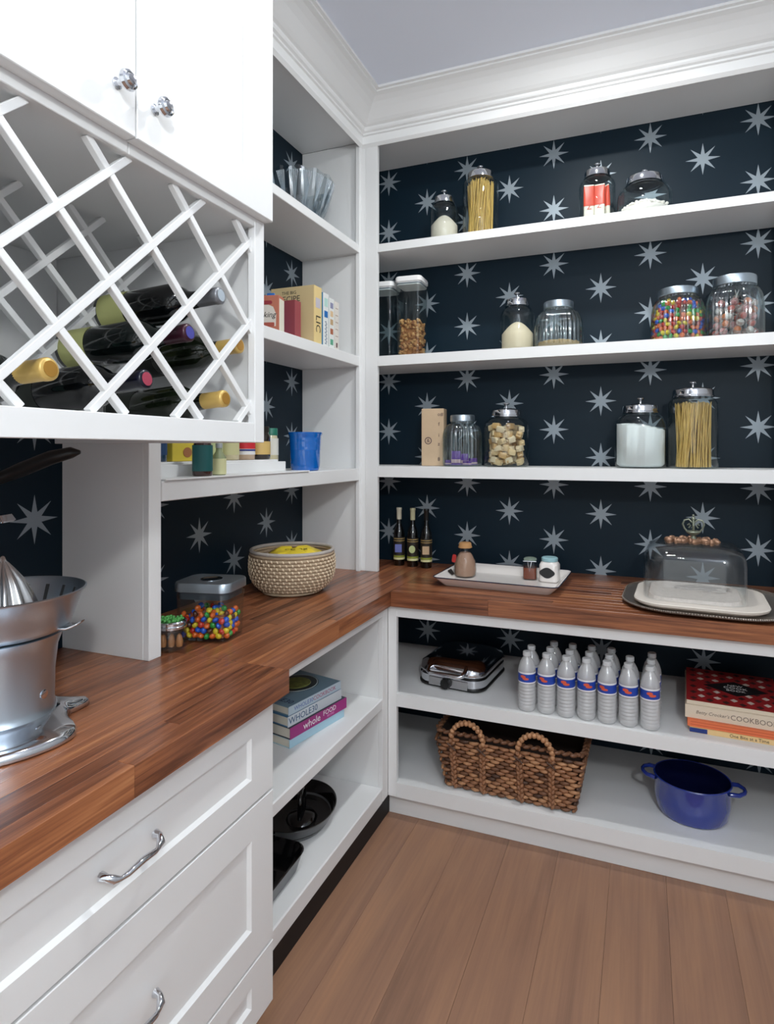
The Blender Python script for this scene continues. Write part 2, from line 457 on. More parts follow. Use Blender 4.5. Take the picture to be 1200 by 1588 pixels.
# chest of drawers under the left worktop
def shaker(name, x, y0, y1, z0, z1, sw, rw, parent, th=0.02, rec=0.009):
    """front facing +x with a recessed flat panel and a bevelled inner edge"""
    bm = bmesh.new()
    def ring(a, b, c, d, xx): return [(xx, a, c), (xx, b, c), (xx, b, d), (xx, a, d)]
    loops = [ring(y0, y1, z0, z1, x - th), ring(y0, y1, z0, z1, x - .0015), ring(y0 + .0015, y1 - .0015, z0 + .0015, z1 - .0015, x),
             ring(y0 + sw, y1 - sw, z0 + rw, z1 - rw, x), ring(y0 + sw + .007, y1 - sw - .007, z0 + rw + .007, z1 - rw - .007, x - rec)]
    add_loft(bm, loops)
    return obj(name, bm, WHITE, parent, smooth=False)
xd = 0.350
t = thing('drawer_cabinet', 'white drawer cabinet with shaker fronts and chrome pulls under the near left worktop', 'cabinet', (0, 0, 0))
Q('body', [(XL + .001, xd - .021, -2.95, YD - .001, 0.09, 0.8535)], t)
Q('side_skin', [(xd - .021, xd - .0205, YD - .012, YD - .001, 0.09, 0.8535)], t)
Q('toe_kick', [(XL + .05, xd - .08, -2.94, YD - .004, 0.0, 0.0895)], t, TOEB)
hz = {}
def pull(parent, yc, zc):
    bm = bmesh.new()
    for s in (-1, 1):
        add_lathe(bm, [(0, 0)], seg=10) if False else None
    pts = []
    H = 0.060
    prof = [(-1.0, 0.000, 0.0), (-0.98, 0.012, 0.0), (-0.86, 0.022, -0.006), (-0.68, 0.026, -0.010), (-0.5, 0.030, -0.008), (-0.25, 0.033, -0.004), (0, 0.034, -0.002)]
    prof = prof + [(-a, b, c) for a, b, c in reversed(prof[:-1])]
    rr = [0.0085, 0.006, 0.0078, 0.0040, 0.0052, 0.0056, 0.0060, 0.0056, 0.0052, 0.0040, 0.0078, 0.006, 0.0085]
    add_tube(bm, [(b, a * H, c) for a, b, c in prof], rr, seg=10)
    o = obj('handle', bm, CHROME, parent, loc=(xd + .0002, yc, zc), angle=60, label='curved chrome pull')
    return o
for y0, y1 in ((-2.075, YD - .003), (-2.95, -2.079)):
    for k, (z0, z1) in enumerate(((0.628, 0.848), (0.252, 0.622), (0.095, 0.246))):
        d = shaker('drawer', xd, y0, y1, z0, z1, 0.086, 0.060 if k == 0 else (0.078 if k == 1 else 0.05), t)
        pull(d, (y0 + y1) / 2, 0.742 if k == 0 else (0.440 if k == 1 else 0.17))

# ------------------------------------------------------------------ worktops built of walnut staves
def staves(parent, ax, a0, a1, b0, b1, n, z0, z1, m, seed, lens=(0.5, 1.3)):
    """ax: grain axis; a = range along the grain, b = range across it"""
    random.seed(seed)
    w = (b1 - b0) / n
    for i in range(n):
        p = a0; first = True
        while p < a1 - 1e-6:
            q = p + random.uniform(*lens) * (random.uniform(.3, 1) if first else 1); first = False
            if a1 - q < 0.18: q = a1
            lo, hi = b0 + i * w, b0 + (i + 1) * w
            g = 0.0002
            bx = (p + g, q - g, lo + g, hi - g, z0, z1) if ax == 0 else (lo + g, hi - g, p + g, q - g, z0, z1)
            bm = bxm(bx)
            bevel(bm, 0.0007, 1)
            obj('wood_stave', bm, m, parent, smooth=False)
            p = q
YS = -1.165
t = thing('worktop', 'walnut butcher block worktop along the left wall, stepping out over the drawers', 'worktop', (0, 0, 0))
staves(t, 1, -2.95, YS, XL + .001, 0.378, 17, 0.855, CT, WOODY, 11)
staves(t, 1, YS, YB - .001, XL + .001, 0.288, 15, 0.855, CT, WOODY, 12)
t = thing('worktop', 'walnut butcher block worktop along the back wall under the star wallpaper', 'worktop', (0, 0, 0))
staves(t, 0, 0.2885, 1.83, -0.323, YB - .001, 15, 0.855, CT, WOODX, 15)

# ------------------------------------------------------------------ wine rack cabinet with doors above
XW = 0.362
t = thing('wine_cabinet', 'white wall cabinet with two shaker doors above an open diamond wine rack', 'cabinet', (0, 0, 0))
YW0, YW1 = -2.10, -1.249
Q('side_panel', [(XL + .001, XW - .0205, YW1 - .02, YW1, 1.488, 2.995)], t)
Q('side_panel', [(XL + .001, XW - .0205, YW0, YW0 + .02, 1.488, 2.995)], t)
Q('bottom_panel', [(XL + .001, XW - .0205, YW0 + .0205, YW1 - .0205, 1.510, 1.534)], t)
Q('top_panel', [(XL + .001, XW - .0205, YW0 + .0205, YW1 - .0205, 1.998, 2.02)], t)
Q('back_panel', [(XL + .001, XL + .012, YW0 + .0205, YW1 - .0205, 1.534, 1.998)], t)
Q('stile', [(XW - .02, XW, YW1 - .036, YW1, 1.488, 2.024)], t)
Q('stile', [(XW - .02, XW, YW0, YW0 + .036, 1.488, 2.024)], t)
Q('bottom_rail', [(XW - .02, XW, YW0 + .0365, YW1 - .0365, 1.488, 1.534)], t)
Q('top_rail', [(XW - .02, XW, YW0 + .0365, -1.6485, 1.996, 2.024)], t)
Q('top_rail', [(XW - .02, XW, -1.6475, YW1 - .0365, 1.996, 2.024)], t)
Q('upper_box', [(XL + .001, XW, YW0 + .0205, YW1 - .0205, 2.0245, 2.99)], t)
for y0, y1, ky, kl in ((-2.062, -1.6565, -1.697, 1), (-1.6535, -1.250, -1.615, 2)):
    d = shaker('door', 0.388, y0, y1, 2.016, 2.985, 0.088, 0.078, t, th=0.0255, rec=0.012)
    kb = lathe([(0, 0), (0.009, 0), (0.0095, 0.003), (0.005, 0.006), (0.0042, 0.014), (0.007, 0.018), (0.0155, 0.021), (0.0175, 0.026), (0.0155, 0.031), (0.012, 0.033), (0.0105, 0.032), (0.008, 0.036), (0, 0.0375)], seg=24)
    obj('knob', kb, CHROME, d, loc=(0.3882, ky, 2.087), rot=(0, PI/2, 0), label='round chrome knob')
# lattice of square bars set on the diagonal, one grid at the front and one further back
def lattice_bars(x0, x1):
    ya, yb_, za, zb = YW0 + .0205, YW1 - .0205, 1.5345, 1.9975
    W = 0.0065
    for sgn, c0 in ((1, 3.248), (-1, 0.278)):
        for k in range(-8, 9):
            c = c0 + k * 0.1915
            # line: z - sgn*y = c
            pts = []
            y_lo, y_hi = ya, yb_
            # clip y so z within [za, zb]
            if sgn == 1: y_lo = max(y_lo, za - c); y_hi = min(y_hi, zb - c)
            else: y_lo = max(y_lo, c - zb); y_hi = min(y_hi, c - za)
            if y_hi - y_lo < 0.03: continue
            z_lo, z_hi = c + sgn * y_lo, c + sgn * y_hi
            dy, dz = 1 / math.sqrt(2), sgn / math.sqrt(2)
            nx, nz = -dz, dy
            bm = bmesh.new()
            e0, e1 = 0, 0
            A = (y_lo + dy * e0, z_lo + dz * e0); B = (y_hi - dy * e1, z_hi - dz * e1)
            off = 0.0 if sgn == 1 else 0.0006
            loops = []
            for (yy, zz) in (A, B):
                loops.append([(x0 + off, yy + nx * W, zz + nz * W), (x1 - off, yy + nx * W, zz + nz * W), (x1 - off, yy - nx * W, zz - nz * W), (x0 + off, yy - nx * W, zz - nz * W)])
            add_loft(bm, loops); bevel(bm, 0.001, 1)
            obj('lattice_bar', bm, WHITE, t, smooth=False)
lattice_bars(0.337, 0.352)
lattice_bars(0.055, 0.070)

# ================================================================== GLASS JARS ON THE BACK SHELVES
S1, S2, S3 = 2.411, 1.8995, 1.3975
def lid_flat(parent, r, z, h=0.032):
    return obj('lid', lathe([(0, z + h), (r - .004, z + h), (r - .001, z + h - .002), (r, z + h - .006), (r, z + .002), (r - .002, z), (r - .006, z), (0, z + 0.004)], seg=40), BRUSH, parent, angle=40)
def lid_knob(parent, r, z, h=0.028):
    l = obj('lid', lathe([(0, z + h + .006), (r * .5, z + h + .005), (r - .010, z + h), (r - .002, z + h - .004), (r, z + h - .010), (r, z + .003), (r + .003, z + .001), (r + .003, z - .003), (r - .004, z - .003), (0, z)], seg=40), CHROME, parent, angle=40)
    k = z + h + .005
    obj('knob', lathe([(0, k), (0.006, k), (0.0045, k + .008), (0.0055, k + .014), (0.0135, k + .018), (0.0145, k + .021), (0.012, k + .024), (0, k + .0255)], seg=20), CHROME, l)
    return l
def jar(label, x, y, z, r, h, rn, sh, ribs=0, knob=True, lidh=0.03, extra=0.024):
    """r body radius, h total height incl. lid, rn neck radius, sh height of the shoulder curve"""
    t = thing('glass_jar', label, 'jar', (x, y, z))
    top = h - lidh - (extra + .006 if knob else 0)
    s0 = top - 0.008 - sh
    prof = [(0, 0.0005), (r * .86, 0.0005), (r * .96, 0.004), (r, 0.014), (r, s0)]
    for i in range(1, 8):
        a = PI / 2 * i / 7
        prof.append((rn + (r - rn) * math.cos(a), s0 + sh * math.sin(a)))
    prof += [(rn, top + 0.004)]
    inner = [(max(0, a - .003), b + (.004 if b < .02 else 0)) for a, b in prof]
    obj('glass_body', lathe(prof + inner[::-1], seg=144 if ribs else 48, ribs=ribs, amp=0.034 if ribs else 0), GLASSR if ribs else GLASS, t, angle=60)
    (lid_knob if knob else lid_flat)(t, rn + .005, top, lidh)
    return t, r, s0
def heap(name, label, cat, m, x, y, z, r, h, dome, lump=0.0, seg=40, seed=1, tilt=0.0):
    random.seed(seed); r *= 0.965
    prof = [(0, 0.0055), (r * .86, 0.0055), (r, 0.016), (r, h)]
    for i in range(1, 9):
        a = i / 8
        prof.append((r * (1 - a), h + dome * math.sin(a * PI / 2)))
    bm = lathe(prof, seg=seg)
    for v in bm.verts:
        if v.co.z > h * .8:
            v.co.z += random.uniform(-lump, lump) + tilt * v.co.x
            v.co.x += random.uniform(-lump, lump) * .3
    o = obj(name, bm, m, None, (x, y, z), angle=80)
    return tag(o, label, cat, kind='stuff')
SUGAR = mat('sugar', (232, 218, 200), 0.9, bump=0.5, bscale=900)
FLOUR = mat('flour', (240, 239, 238), 0.95, bump=0.3, bscale=500)
SAND = mat('brown_sugar', (233, 212, 182), 0.9, bump=0.4, bscale=900)
OATS = mat('grains', (196, 160, 110), 0.85, bump=1.0, bscale=260, vary=0.25, vscale=160)
MARSH = mat('marshmallow', (238, 228, 220), 0.9)
PASTA = mat('pasta', (214, 176, 98), 0.5, vary=0.12, vscale=40)

# top shelf
jar('small round glass jar of white sugar, leftmost on the top shelf', 0.363, 0.12, S1, 0.066, 0.250, 0.040, 0.035)
heap('sugar', 'white sugar filling half the small jar at the left of the top shelf', 'sugar', SUGAR, 0.363, 0.12, S1, 0.0625, 0.085, 0.05)
jar('tall glass jar of spaghetti with chrome lid on the top shelf', 0.534, 0.12, S1, 0.080, 0.333, 0.052, 0.022)
jar('round glass jar of red and white sweet packets on the top shelf', 1.038, 0.12, S1, 0.074, 0.259, 0.046, 0.035)
jar('squat wide glass jar of white marshmallows, rightmost on the top shelf', 1.223, 0.13, S1, 0.108, 0.205, 0.066, 0.055)
def spaghetti(label, x, y, z, r, h, n, seed, lean):
    random.seed(seed); bm = bmesh.new()
    for i in range(n):
        a = random.uniform(0, 2 * PI); q = math.sqrt(random.random()) * r * .82
        b = a + random.uniform(-.4, .4); q2 = math.sqrt(random.random()) * r * .82
        hh = h * random.uniform(.93, 1.0)
        p0 = (q * math.cos(a), q * math.sin(a), 0.0065); p1 = (q2 * math.cos(b + lean) , q2 * math.sin(b + lean), hh)
        add_tube(bm, [p0, p1], 0.0019, seg=5)
    return tag(obj('spaghetti', bm, PASTA, None, (x, y, z)), label, 'pasta', kind='stuff')
spaghetti('dry spaghetti standing in the tall jar on the top shelf', 0.534, 0.12, S1, 0.072, 0.262, 170, 5, 0.5)
# sweet packets in the third jar
PKR = mat('packet_red', (216, 78, 56), 0.4); PKW = mat('packet_cream', (236, 226, 210), 0.4)
for i, (dx, dy, rz, tl) in enumerate([(-0.030, -0.042, 0.15, 0.03), (0.012, -0.046, -0.1, -0.04), (0.036, -0.014, -0.75, 0.03), (-0.010, 0.010, 0.2, 0.0), (0.020, 0.038, 0.1, 0.02)]):
    t = thing('sweet_packet', ['red and white sweet packet at the left front of the jar', 'red and white sweet packet at the centre front of the jar', 'red and white sweet packet turned to the right side of the jar', 'red and white sweet packet in the middle of the jar, behind the front two', 'red and white sweet packet at the very back of the jar'][i], 'packet', (1.038 + dx, 0.12 + dy, S1 + 0.007), (tl, 0, rz), 'sweet packets in the jar on the top shelf')
    bm = rloft([(0.036, 0.004, 0.0015, 0), (0.042, 0.016, 0.007, 0.02), (0.042, 0.018, 0.008, 0.10), (0.040, 0.003, 0.001, 0.148)], seg=3)
    obj('wrapper', bm, PKW, t)
    obj('red_band', rloft([(0.0432, 0.0192, 0.008, 0.060), (0.0432, 0.0192, 0.008, 0.103), (0.042, 0.006, 0.0028, 0.143)], seg=3), PKR, t)
    for q in range(3):
        text('lettering', ['SW', 'TWIZ', 'ZL'][q] if False else ['S', 'Z', 'B'][q], 0.028, PKR if q else INKW, t, (0, -0.0102, 0.022 + 0.032 * q), FY)
# marshmallows: countable lumps on top of a heap
random.seed(4)
heap('marshmallows', 'small white marshmallows heaped in the squat wide jar on the top shelf', 'marshmallows', mat('marsh_heap', (238, 228, 220), 0.9, bump=1.0, bscale=140), 1.223, 0.13, S1, 0.098, 0.035, 0.045, 0.004, seed=3)
bm = bmesh.new()
for i in range(150):
    a = random.uniform(0, 2 * PI); q = math.sqrt(random.random()) * 0.090
    zz = 0.037 + 0.045 * (1 - q / 0.098)
    b_ = rloft([(0.009, 0.009, 0.004, -.007), (0.012, 0.012, 0.005, -0.004), (0.012, 0.012, 0.005, 0.004), (0.009, 0.009, 0.004, 0.007)], seg=2)
    b_.transform(Matrix.Translation((q * math.cos(a), q * math.sin(a), zz + random.uniform(-.003, .004))) @ Matrix.Rotation(random.uniform(0, 3), 4, Vector((random.random(), random.random(), .3)).normalized()))
    tmp = bpy.data.meshes.new('tmp'); b_.to_mesh(tmp); b_.free(); bm.from_mesh(tmp); bpy.data.meshes.remove(tmp)
tag(obj('marshmallow_topping', bm, MARSH, None, (1.223, 0.13, S1)), 'loose white marshmallows on top of the heap in the squat jar', 'marshmallows', kind='stuff')

# middle shelf
def tall_box(label, x, y, z, w, h):
    t = thing('food_container', label, 'container', (x, y, z), 0.05)
    spec = [(w * .86, w * .86, .014, 0.0005), (w * .88, w * .88, .016, .004), (w * .96, w * .96, .018, h - .035), (w * .96, w * .96, .018, h - .030)]
    bm = rloft(spec, cap1=False)
    add_loft(bm, [[(x_, y_, zz) for x_, y_ in rrect(a - .005, b - .005, rr - .002)] for a, b, rr, zz in [(s[0], s[1], s[2], s[3] + (.003 if i == 0 else 0)) for i, s in enumerate(spec)]], True, False)
    obj('clear_body', bm, GLASS, t, angle=50)
    l = obj('lid', rloft([(w * .9, w * .9, .018, h - .040), (w * .92, w * .92, .018, h - .026), (w, w, .02, h - .024), (w, w, .02, h - .008), (w * .96, w * .96, .02, h - .001), (w * .8, w * .8, .018, h)]), WHITEP, t, angle=50)
    obj('seal', rloft([(w * .935, w * .935, .018, h - .036), (w * .935, w * .935, .018, h - .0300)]), mat('grey_seal', (120, 128, 134), .5), l)
    return t
tall_box('tall square clear container with white lid, empty, at the left end of the second shelf', 0.050, 0.15, S2, 0.128, 0.368)
tall_box('tall square clear container with white lid, half full of brown cereal', 0.203, 0.12, S2, 0.128, 0.372)
random.seed(8)
CER = [mat('cereal_a', (176, 124, 74), .8), mat('cereal_b', (146, 92, 50), .8), mat('cereal_c', (196, 150, 96), .8)]
cer_me = [make_mesh('cereal_piece', rloft([(0.010, 0.012, 0.004, 0), (0.016, 0.018, 0.007, 0.004), (0.012, 0.016, 0.005, 0.009)], seg=2), c) for c in CER]
bmc = rloft([(0.084, 0.084, .012, 0.006), (0.086, 0.086, .012, 0.140), (0.06, 0.06, .012, 0.160)])
tag(obj('cereal', bmc, mat('cereal_bulk', (150, 98, 56), .9, vary=.3, vscale=90, bump=1, bscale=150), None, (0.203, 0.12, S2), (0, 0, .05)), 'brown cereal packed deep inside the square container on the second shelf', 'cereal', kind='stuff')
for k in range(3):
    bm = bmesh.new()
    for i in range(70):
        zz = random.uniform(0.012, 0.165)
        u = random.uniform(-.041, .041)
        if i >= 62: dx, dy, zz = random.uniform(-.04, .04), random.uniform(-.04, .04), .168
        elif random.random() < .6: dx, dy = u, -0.0440
        else: dx, dy = random.choice([-1, 1]) * 0.0440, u
        n0 = len(bm.verts); bm.from_mesh(cer_me[k]); bm.verts.ensure_lookup_table()
        M4 = Matrix.Translation((dx, dy, zz)) @ Matrix.Rotation(random.uniform(0, 3), 4, Vector((random.random(), random.random(), random.random() + .1)).normalized())
        for v in bm.verts[n0:]: v.co = M4 @ v.co
    tag(obj('cereal', bm, CER[k], None, (0.203, 0.12, S2), (0, 0, .05)), ['light', 'dark', 'golden'][k] + ' brown cereal pieces showing through the square container on the second shelf', 'cereal', kind='stuff')
jar('round glass jar half full of pale sand-coloured sugar, with chrome knob', 0.701, 0.12, S2, 0.075, 0.262, 0.047, 0.045)
heap('sugar', 'pale sand-coloured sugar domed in the knobbed jar on the second shelf', 'sugar', SAND, 0.701, 0.12, S2, 0.0705, 0.078, 0.055)
jar('ribbed glass jar with flat steel lid and a little grain at the bottom', 0.879, 0.12, S2, 0.100, 0.203, 0.058, 0.075, ribs=28, knob=False)
heap('grain', 'thin layer of tan grain at the bottom of the ribbed jar on the second shelf', 'grain', OATS, 0.879, 0.12, S2, 0.089, 0.030, 0.01, 0.003)
jar('ribbed glass jar with flat steel lid full of many-coloured candies', 1.349, 0.12, S2, 0.1, 0.213, 0.070, 0.080, ribs=32, knob=False)
jar('large ribbed glass jar with flat steel lid full of lollipops, rightmost on the second shelf', 1.552, 0.12, S2, 0.1, 0.240, 0.072, 0.085, ribs=34, knob=False, lidh=0.036)
CCOL = {'red': (206, 52, 40), 'orange': (240, 110, 44), 'yellow': (240, 208, 50), 'green': (46, 160, 66), 'blue': (30, 90, 205), 'brown': (92, 46, 30)}
def candy_mesh(rx, rz):
    out = {}
    for k, c in CCOL.items():
        bm = bmesh.new(); bmesh.ops.create_uvsphere(bm, u_segments=12, v_segments=8, radius=1)
        for v in bm.verts: v.co.x *= rx; v.co.y *= rx; v.co.z *= rz
        out[k] = make_mesh(k + '_candy', bm, mat('candy_' + k, c, 0.22, coat=0.6), angle=90)
    return out
cm = candy_mesh(0.0105, 0.0075)
random.seed(21)
cks = list(CCOL)
pts = []
for ring in range(9):
    zz = 0.014 + ring * 0.0165
    R_ = 0.086 if zz < 0.088 else 0.086 - (zz - 0.088) * 0.32
    n = int(2 * PI * R_ / 0.0205)
    for i in range(n):
        a = 2 * PI * (i + .5 * (ring % 2)) / n
        if math.sin(a) > 0.35: continue
        pts.append((R_ * math.cos(a), R_ * math.sin(a), zz))
for i in range(26):
    a = random.uniform(0, 2 * PI); q = math.sqrt(random.random()) * .075
    pts.append((q * math.cos(a), q * math.sin(a), 0.160))
for p in pts:
    k = random.choice(cks[:5]) if random.random() < .93 else 'brown'
    o = obj('candy', cm[k], None, None, (1.349 + p[0], 0.12 + p[1], S2 + p[2] + random.uniform(-.002, .002)), (random.uniform(0, 3), random.uniform(0, 3), random.uniform(0, 3)))
    tag(o, 'one of the %s button candies in the ribbed jar on the second shelf' % k, 'candy', '%s candies in the ribbed jar' % k)
tag(obj('candy_bulk', lathe([(0, .006), (.075, .006), (.076, .02), (.076, .09), (.062, .150), (0, .153)], seg=24), mat('candy_bulk', (150, 90, 60), .6, vary=.6, vscale=60), None, (1.349, .12, S2)), 'inner mass of candies hidden behind the outer layer in the ribbed jar', 'candy', kind='stuff')
# lollipops
LOLC = [mat('lolly_red', (196, 92, 78), .3, coat=.5), mat('lolly_pink', (214, 142, 140), .3, coat=.5), mat('lolly_orange', (216, 128, 84), .3, coat=.5), mat('lolly_white', (220, 208, 200), .3, coat=.5)]
STICK = mat('lolly_stick', (236, 230, 222), .7); WRAP = glass('cellophane', tint=(240, 232, 228), boost=2, rough=.15, haze=.35, hazecol=(226, 200, 190))
random.seed(31)
lname = ['red', 'pink', 'orange', 'white']
for i in range(34):
    k = i % 4
    a = random.uniform(0, 2 * PI); q = 0.066 * math.sqrt(random.random()) if i > 20 else 0.066
    if i <= 20: a = -PI + PI * (i + .5) / 21
    zz = 0.026 + (i % 5) * 0.027
    t = thing('lollipop', 'one of the %s lollipops jumbled in the large ribbed jar' % lname[k], 'lollipop', (1.552 + q * math.cos(a), 0.12 + q * math.sin(a), S2 + zz), (random.uniform(-1.0, 1.0), random.uniform(-.4, .4), a + PI / 2), '%s lollipops in the large ribbed jar' % lname[k])
    bm = bmesh.new(); bmesh.ops.create_uvsphere(bm, u_segments=12, v_segments=8, radius=0.0145)
    obj('head', bm, LOLC[k], t, angle=90)
    # stick points inwards so that it stays inside the glass
    obj('stick', tube([(0, 0, 0), (0, 0.068 - .02 * (i % 3), 0.0)], 0.0017, seg=6), STICK, t)
    bm = lathe([(0.0, 0.0), (.0155, 0.006), (0.016, .012), (0.004, .026), (0.011, .036)], seg=9)
    obj('wrapper', bm, WRAP, t, rot=(-PI/2, 0, 0), loc=(0, -.012, 0))

# third shelf
t = thing('wooden_box', 'tall narrow tan box with small dark symbols on the third shelf', 'box', (0.312, 0.125, S3 + .0006), 0.10)
TAN = mat('tan_box', (196, 170, 140), .7, vary=.05)
bm = bxm((-.052, .052, -.034, .034, 0, .262)); bevel(bm, .002, 1); obj('carton', bm, TAN, t)
BM_ = mat('box_marks', (70, 50, 60), .7)
for q, (cx_, cz, ch) in enumerate([(.030, .235, 'o'), (.044, .235, '#'), (.030, .19, 'f'), (.030, .14, 'i'), (.030, .10, 'z'), (.030, .03, '8'), (-.02, .115, '&')]):
    text('lettering', ch, 0.024, BM_, t, (cx_, -.0345, cz), FY)
bm = lathe([(0.013, 0), (0.0165, 0.0), (0.0165, .0006), (0.013, .0006), (0.013, 0)], seg=24)
obj('printed_ring', bm, BM_, t, loc=(-.02, -.0343, .115), rot=(PI/2, 0, 0))
jar('ribbed glass jar with a few purple sweets beside the tan box', 0.456, 0.10, S3, 0.087, 0.230, 0.050, 0.060, ribs=26, knob=False)
PUR = mat('purple_wrapper', (98, 44, 150), .35)
GOLD = mat('gold_foil', (206, 160, 92), .35, metal=.5)
for i, (dx, dy, rz, h_) in enumerate([(-.012, -.058, .1, .062), (-.052, -.030, .5, .022), (.036, -.050, -.5, .020), (.010, -.015, .2, .05), (.050, -.005, 1.0, .03)]):
    t = thing('sweet_packet', ['upright purple sweet packet at the front of the ribbed jar', 'purple sweet lying at the left of the ribbed jar', 'purple sweet lying at the right front of the ribbed jar', 'purple sweet in the middle of the ribbed jar', 'purple sweet lying against the right side of the ribbed jar'][i], 'sweet', (.456 + dx, .10 + dy, S3 + .0065), rz)
    bm = bxm((-.020, .020, -.008, .008, 0, h_)); bevel(bm, .002, 2); obj('wrapper', bm, PUR, t)
    bm = bxm((-.0205, .0205, -.0085, .0085, h_ * .15, h_ * .42)); bevel(bm, .001, 1); obj('label_band', bm, mat('lilac_print', (226, 190, 190), .5), t)
jar('wide glass jar of gold wrapped caramels with chrome knob lid, third shelf', 0.656, 0.10, S3, 0.098, 0.280, 0.062, 0.040)
random.seed(12)
car_me = []
for c in ((226, 196, 150), (206, 164, 108), (236, 214, 180)):
    bm = bmesh.new(); add_box(bm, -.0165, .0165, -.0125, .0125, -.0125, .0125); bevel(bm, .003, 2)
    for s in (-1, 1):
        add_loft(bm, [[(s * .0155, y_ * .6, z_ * .6) for y_, z_ in ((-.01, -.01), (.01, -.01), (.01, .01), (-.01, .01))], [(s * .018, y_ * .35, z_ * .3) for y_, z_ in ((-.01, -.01), (.01, -.01), (.01, .01), (-.01, .01))], [(s * .0215, y_ * .7, z_ * .2) for y_, z_ in ((-.01, -.01), (.01, -.01), (.01, .01), (-.01, .01))]])
    car_me.append(make_mesh('caramel', bm, mat('caramel_%d' % c[0], c, .35, coat=.3)))
n_ = 0
for lay in range(6):
    for i in range(13):
        a = 2 * PI * (i + .5 * (lay % 2)) / 13 + random.uniform(-.1, .1); q = .060 + random.uniform(-.004, .003)
        if i > 9: q = random.uniform(0, .035)
        o = obj('caramel', car_me[(i + lay) % 3], None, None, (.656 + q * math.cos(a), .10 + q * math.sin(a), S3 + .022 + lay * .0285 + (i % 3) * .005 + random.uniform(-.003, .003)), (random.uniform(-.35, .35), random.uniform(-.35, .35), a + PI / 2 + random.uniform(-.5, .5)))
        tag(o, 'one of the gold wrapped caramels piled in the wide jar on the third shelf', 'sweet', 'caramels in the wide jar')
jar('round glass jar three-quarters full of white flour, chrome knob lid', 1.208, 0.10, S3, 0.099, 0.285, 0.064, 0.060)
heap('flour', 'white flour filling the round jar on the third shelf', 'flour', FLOUR, 1.208, 0.10, S3, 0.095, 0.165, 0.012, 0.003, tilt=-0.14)
jar('tall wide glass jar of spaghetti with chrome knob lid, rightmost on the third shelf', 1.402, 0.10, S3, 0.092, 0.343, 0.070, 0.025)
spaghetti('dry spaghetti standing in the tall jar on the third shelf beside the flour', 1.402, 0.10, S3, 0.080, 0.262, 260, 6, 0.25)

# ================================================================== BACK WORKTOP
def oil(label, x, y, cap, cap_c, pic, blob):
    t = thing('oil_bottle', label, 'bottle', (x, y, CT))
    obj('bottle', lathe([(0, 0), (.024, 0), (.0265, .003), (.0265, .150), (.024, .168), (.015, .190), (.011, .205), (.011, .270), (0, .270)], seg=28), mat('dark_oil_glass', (8, 9, 10), .08, coat=.6), t, angle=40)
    obj('cap', lathe([(0, .278), (.0125, .278), (.0135, .275), (.0135, .268), (.0122, .266), (.0118, .222), (0, .222)], seg=20), cap_c, t)
    lab = obj('label', lathe([(.0268, .030), (.0271, .030), (.0271, .138), (.0268, .138)], seg=28), mat('label_dark', (40, 32, 24), .6), t)
    for z0, z1, m in ((.030, .040, mat('label_cream', (226, 222, 170), .6)), (.041, .050, mat('label_olive', (150, 160, 60), .6)), (.119, .122, mat('label_gold', (190, 160, 100), .6)), (.129, .132, mat('label_gold', (190, 160, 100), .6))):
        obj('label_stripe', lathe([(.0271, z0), (.0275, z0), (.0275, z1), (.0271, z1)], seg=28), m, lab)
    bm = bmesh.new()
    poly = [(.015 * math.cos(a), .018 * math.sin(a)) for a in [2 * PI * k / 16 for k in range(16)]] if blob == 'round' else [(-.016, -.019), (.016, -.019), (.016, .019), (-.016, .019)]
    add_prism(bm, poly, 0, .006)
    obj('label_picture', bm, pic, lab, loc=(.006, -.0235, .085), rot=(PI/2, 0, .3))
    return t
oil('dark oil bottle with white cap and blue picture label, left of the three', 0.111, 0.185, 1, mat('cap_cream', (206, 200, 180), .5), mat('pic_blue', (110, 120, 190), .5), 'sq')
oil('dark oil bottle with tall cream cap and round pale green picture label', 0.184, 0.179, 1, mat('cap_olive', (190, 186, 150), .5), mat('pic_green', (198, 210, 150), .5), 'round')
oil('dark oil bottle with black cap and sandy picture label, right of the three', 0.256, 0.172, 1, mat('cap_black', (14, 14, 15), .4), mat('pic_sand', (206, 176, 140), .5), 'sq')

# enamel tray
ENAM = mat('white_enamel', (232, 226, 222), .15, coat=.6); NAVY = mat('navy_rim', (22, 26, 52), .2, coat=.4)
t = thing('serving_tray', 'white enamel serving tray with navy rim, a cut-out handle and red printed edge', 'tray', (0.672, -0.020, CT), -0.04)
W_, D_ = 0.510, 0.360
spec = [(W_ - .075, D_ - .075, .02, .0005), (W_ - .07, D_ - .07, .022, .002), (W_ - .004, D_ - .004, .03, .036), (W_, D_, .03, .038)]
spin = [(W_ - .004, D_ - .004, .03, .0385), (W_ - .008, D_ - .008, .03, .037), (W_ - .074, D_ - .074, .02, .005), (W_ - .08, D_ - .08, .02, .004)]
obj('pan', rloft(spec + spin), ENAM, t)
bm = bmesh.new(); add_tube(bm, [(x_, y_, .0385) for x_, y_ in rrect(W_, D_, .03)], .0022, seg=6, closed=True); obj('rim', bm, NAVY, t)
obj('handle_hole', add_prism(bmesh.new(), [(-.013, -.021), (.013, -.013), (.013, .013), (-.013, .021)], 0, .002), mat('hole_dark', (30, 22, 20), .8), t, loc=(-W_ / 2 + .021, 0, .0268), rot=(0, math.radians(46), 0), label='dark handle cut-out')
RP = mat('red_print', (176, 50, 48), .5)
bm = bmesh.new()
for k in range(14):
    a = random.uniform(.010, .024)
    add_prism(bm, [(x_ + k * .0160, y_) for x_, y_ in ((-a * .6, -.006), (a * .6, -.008), (a * .7, .004), (0, .009), (-a * .6, .005))], 0, .0006)
obj('printed_pattern', bm, RP, t, loc=(-.085, -.110, .0052), smooth=False, kind='stuff')
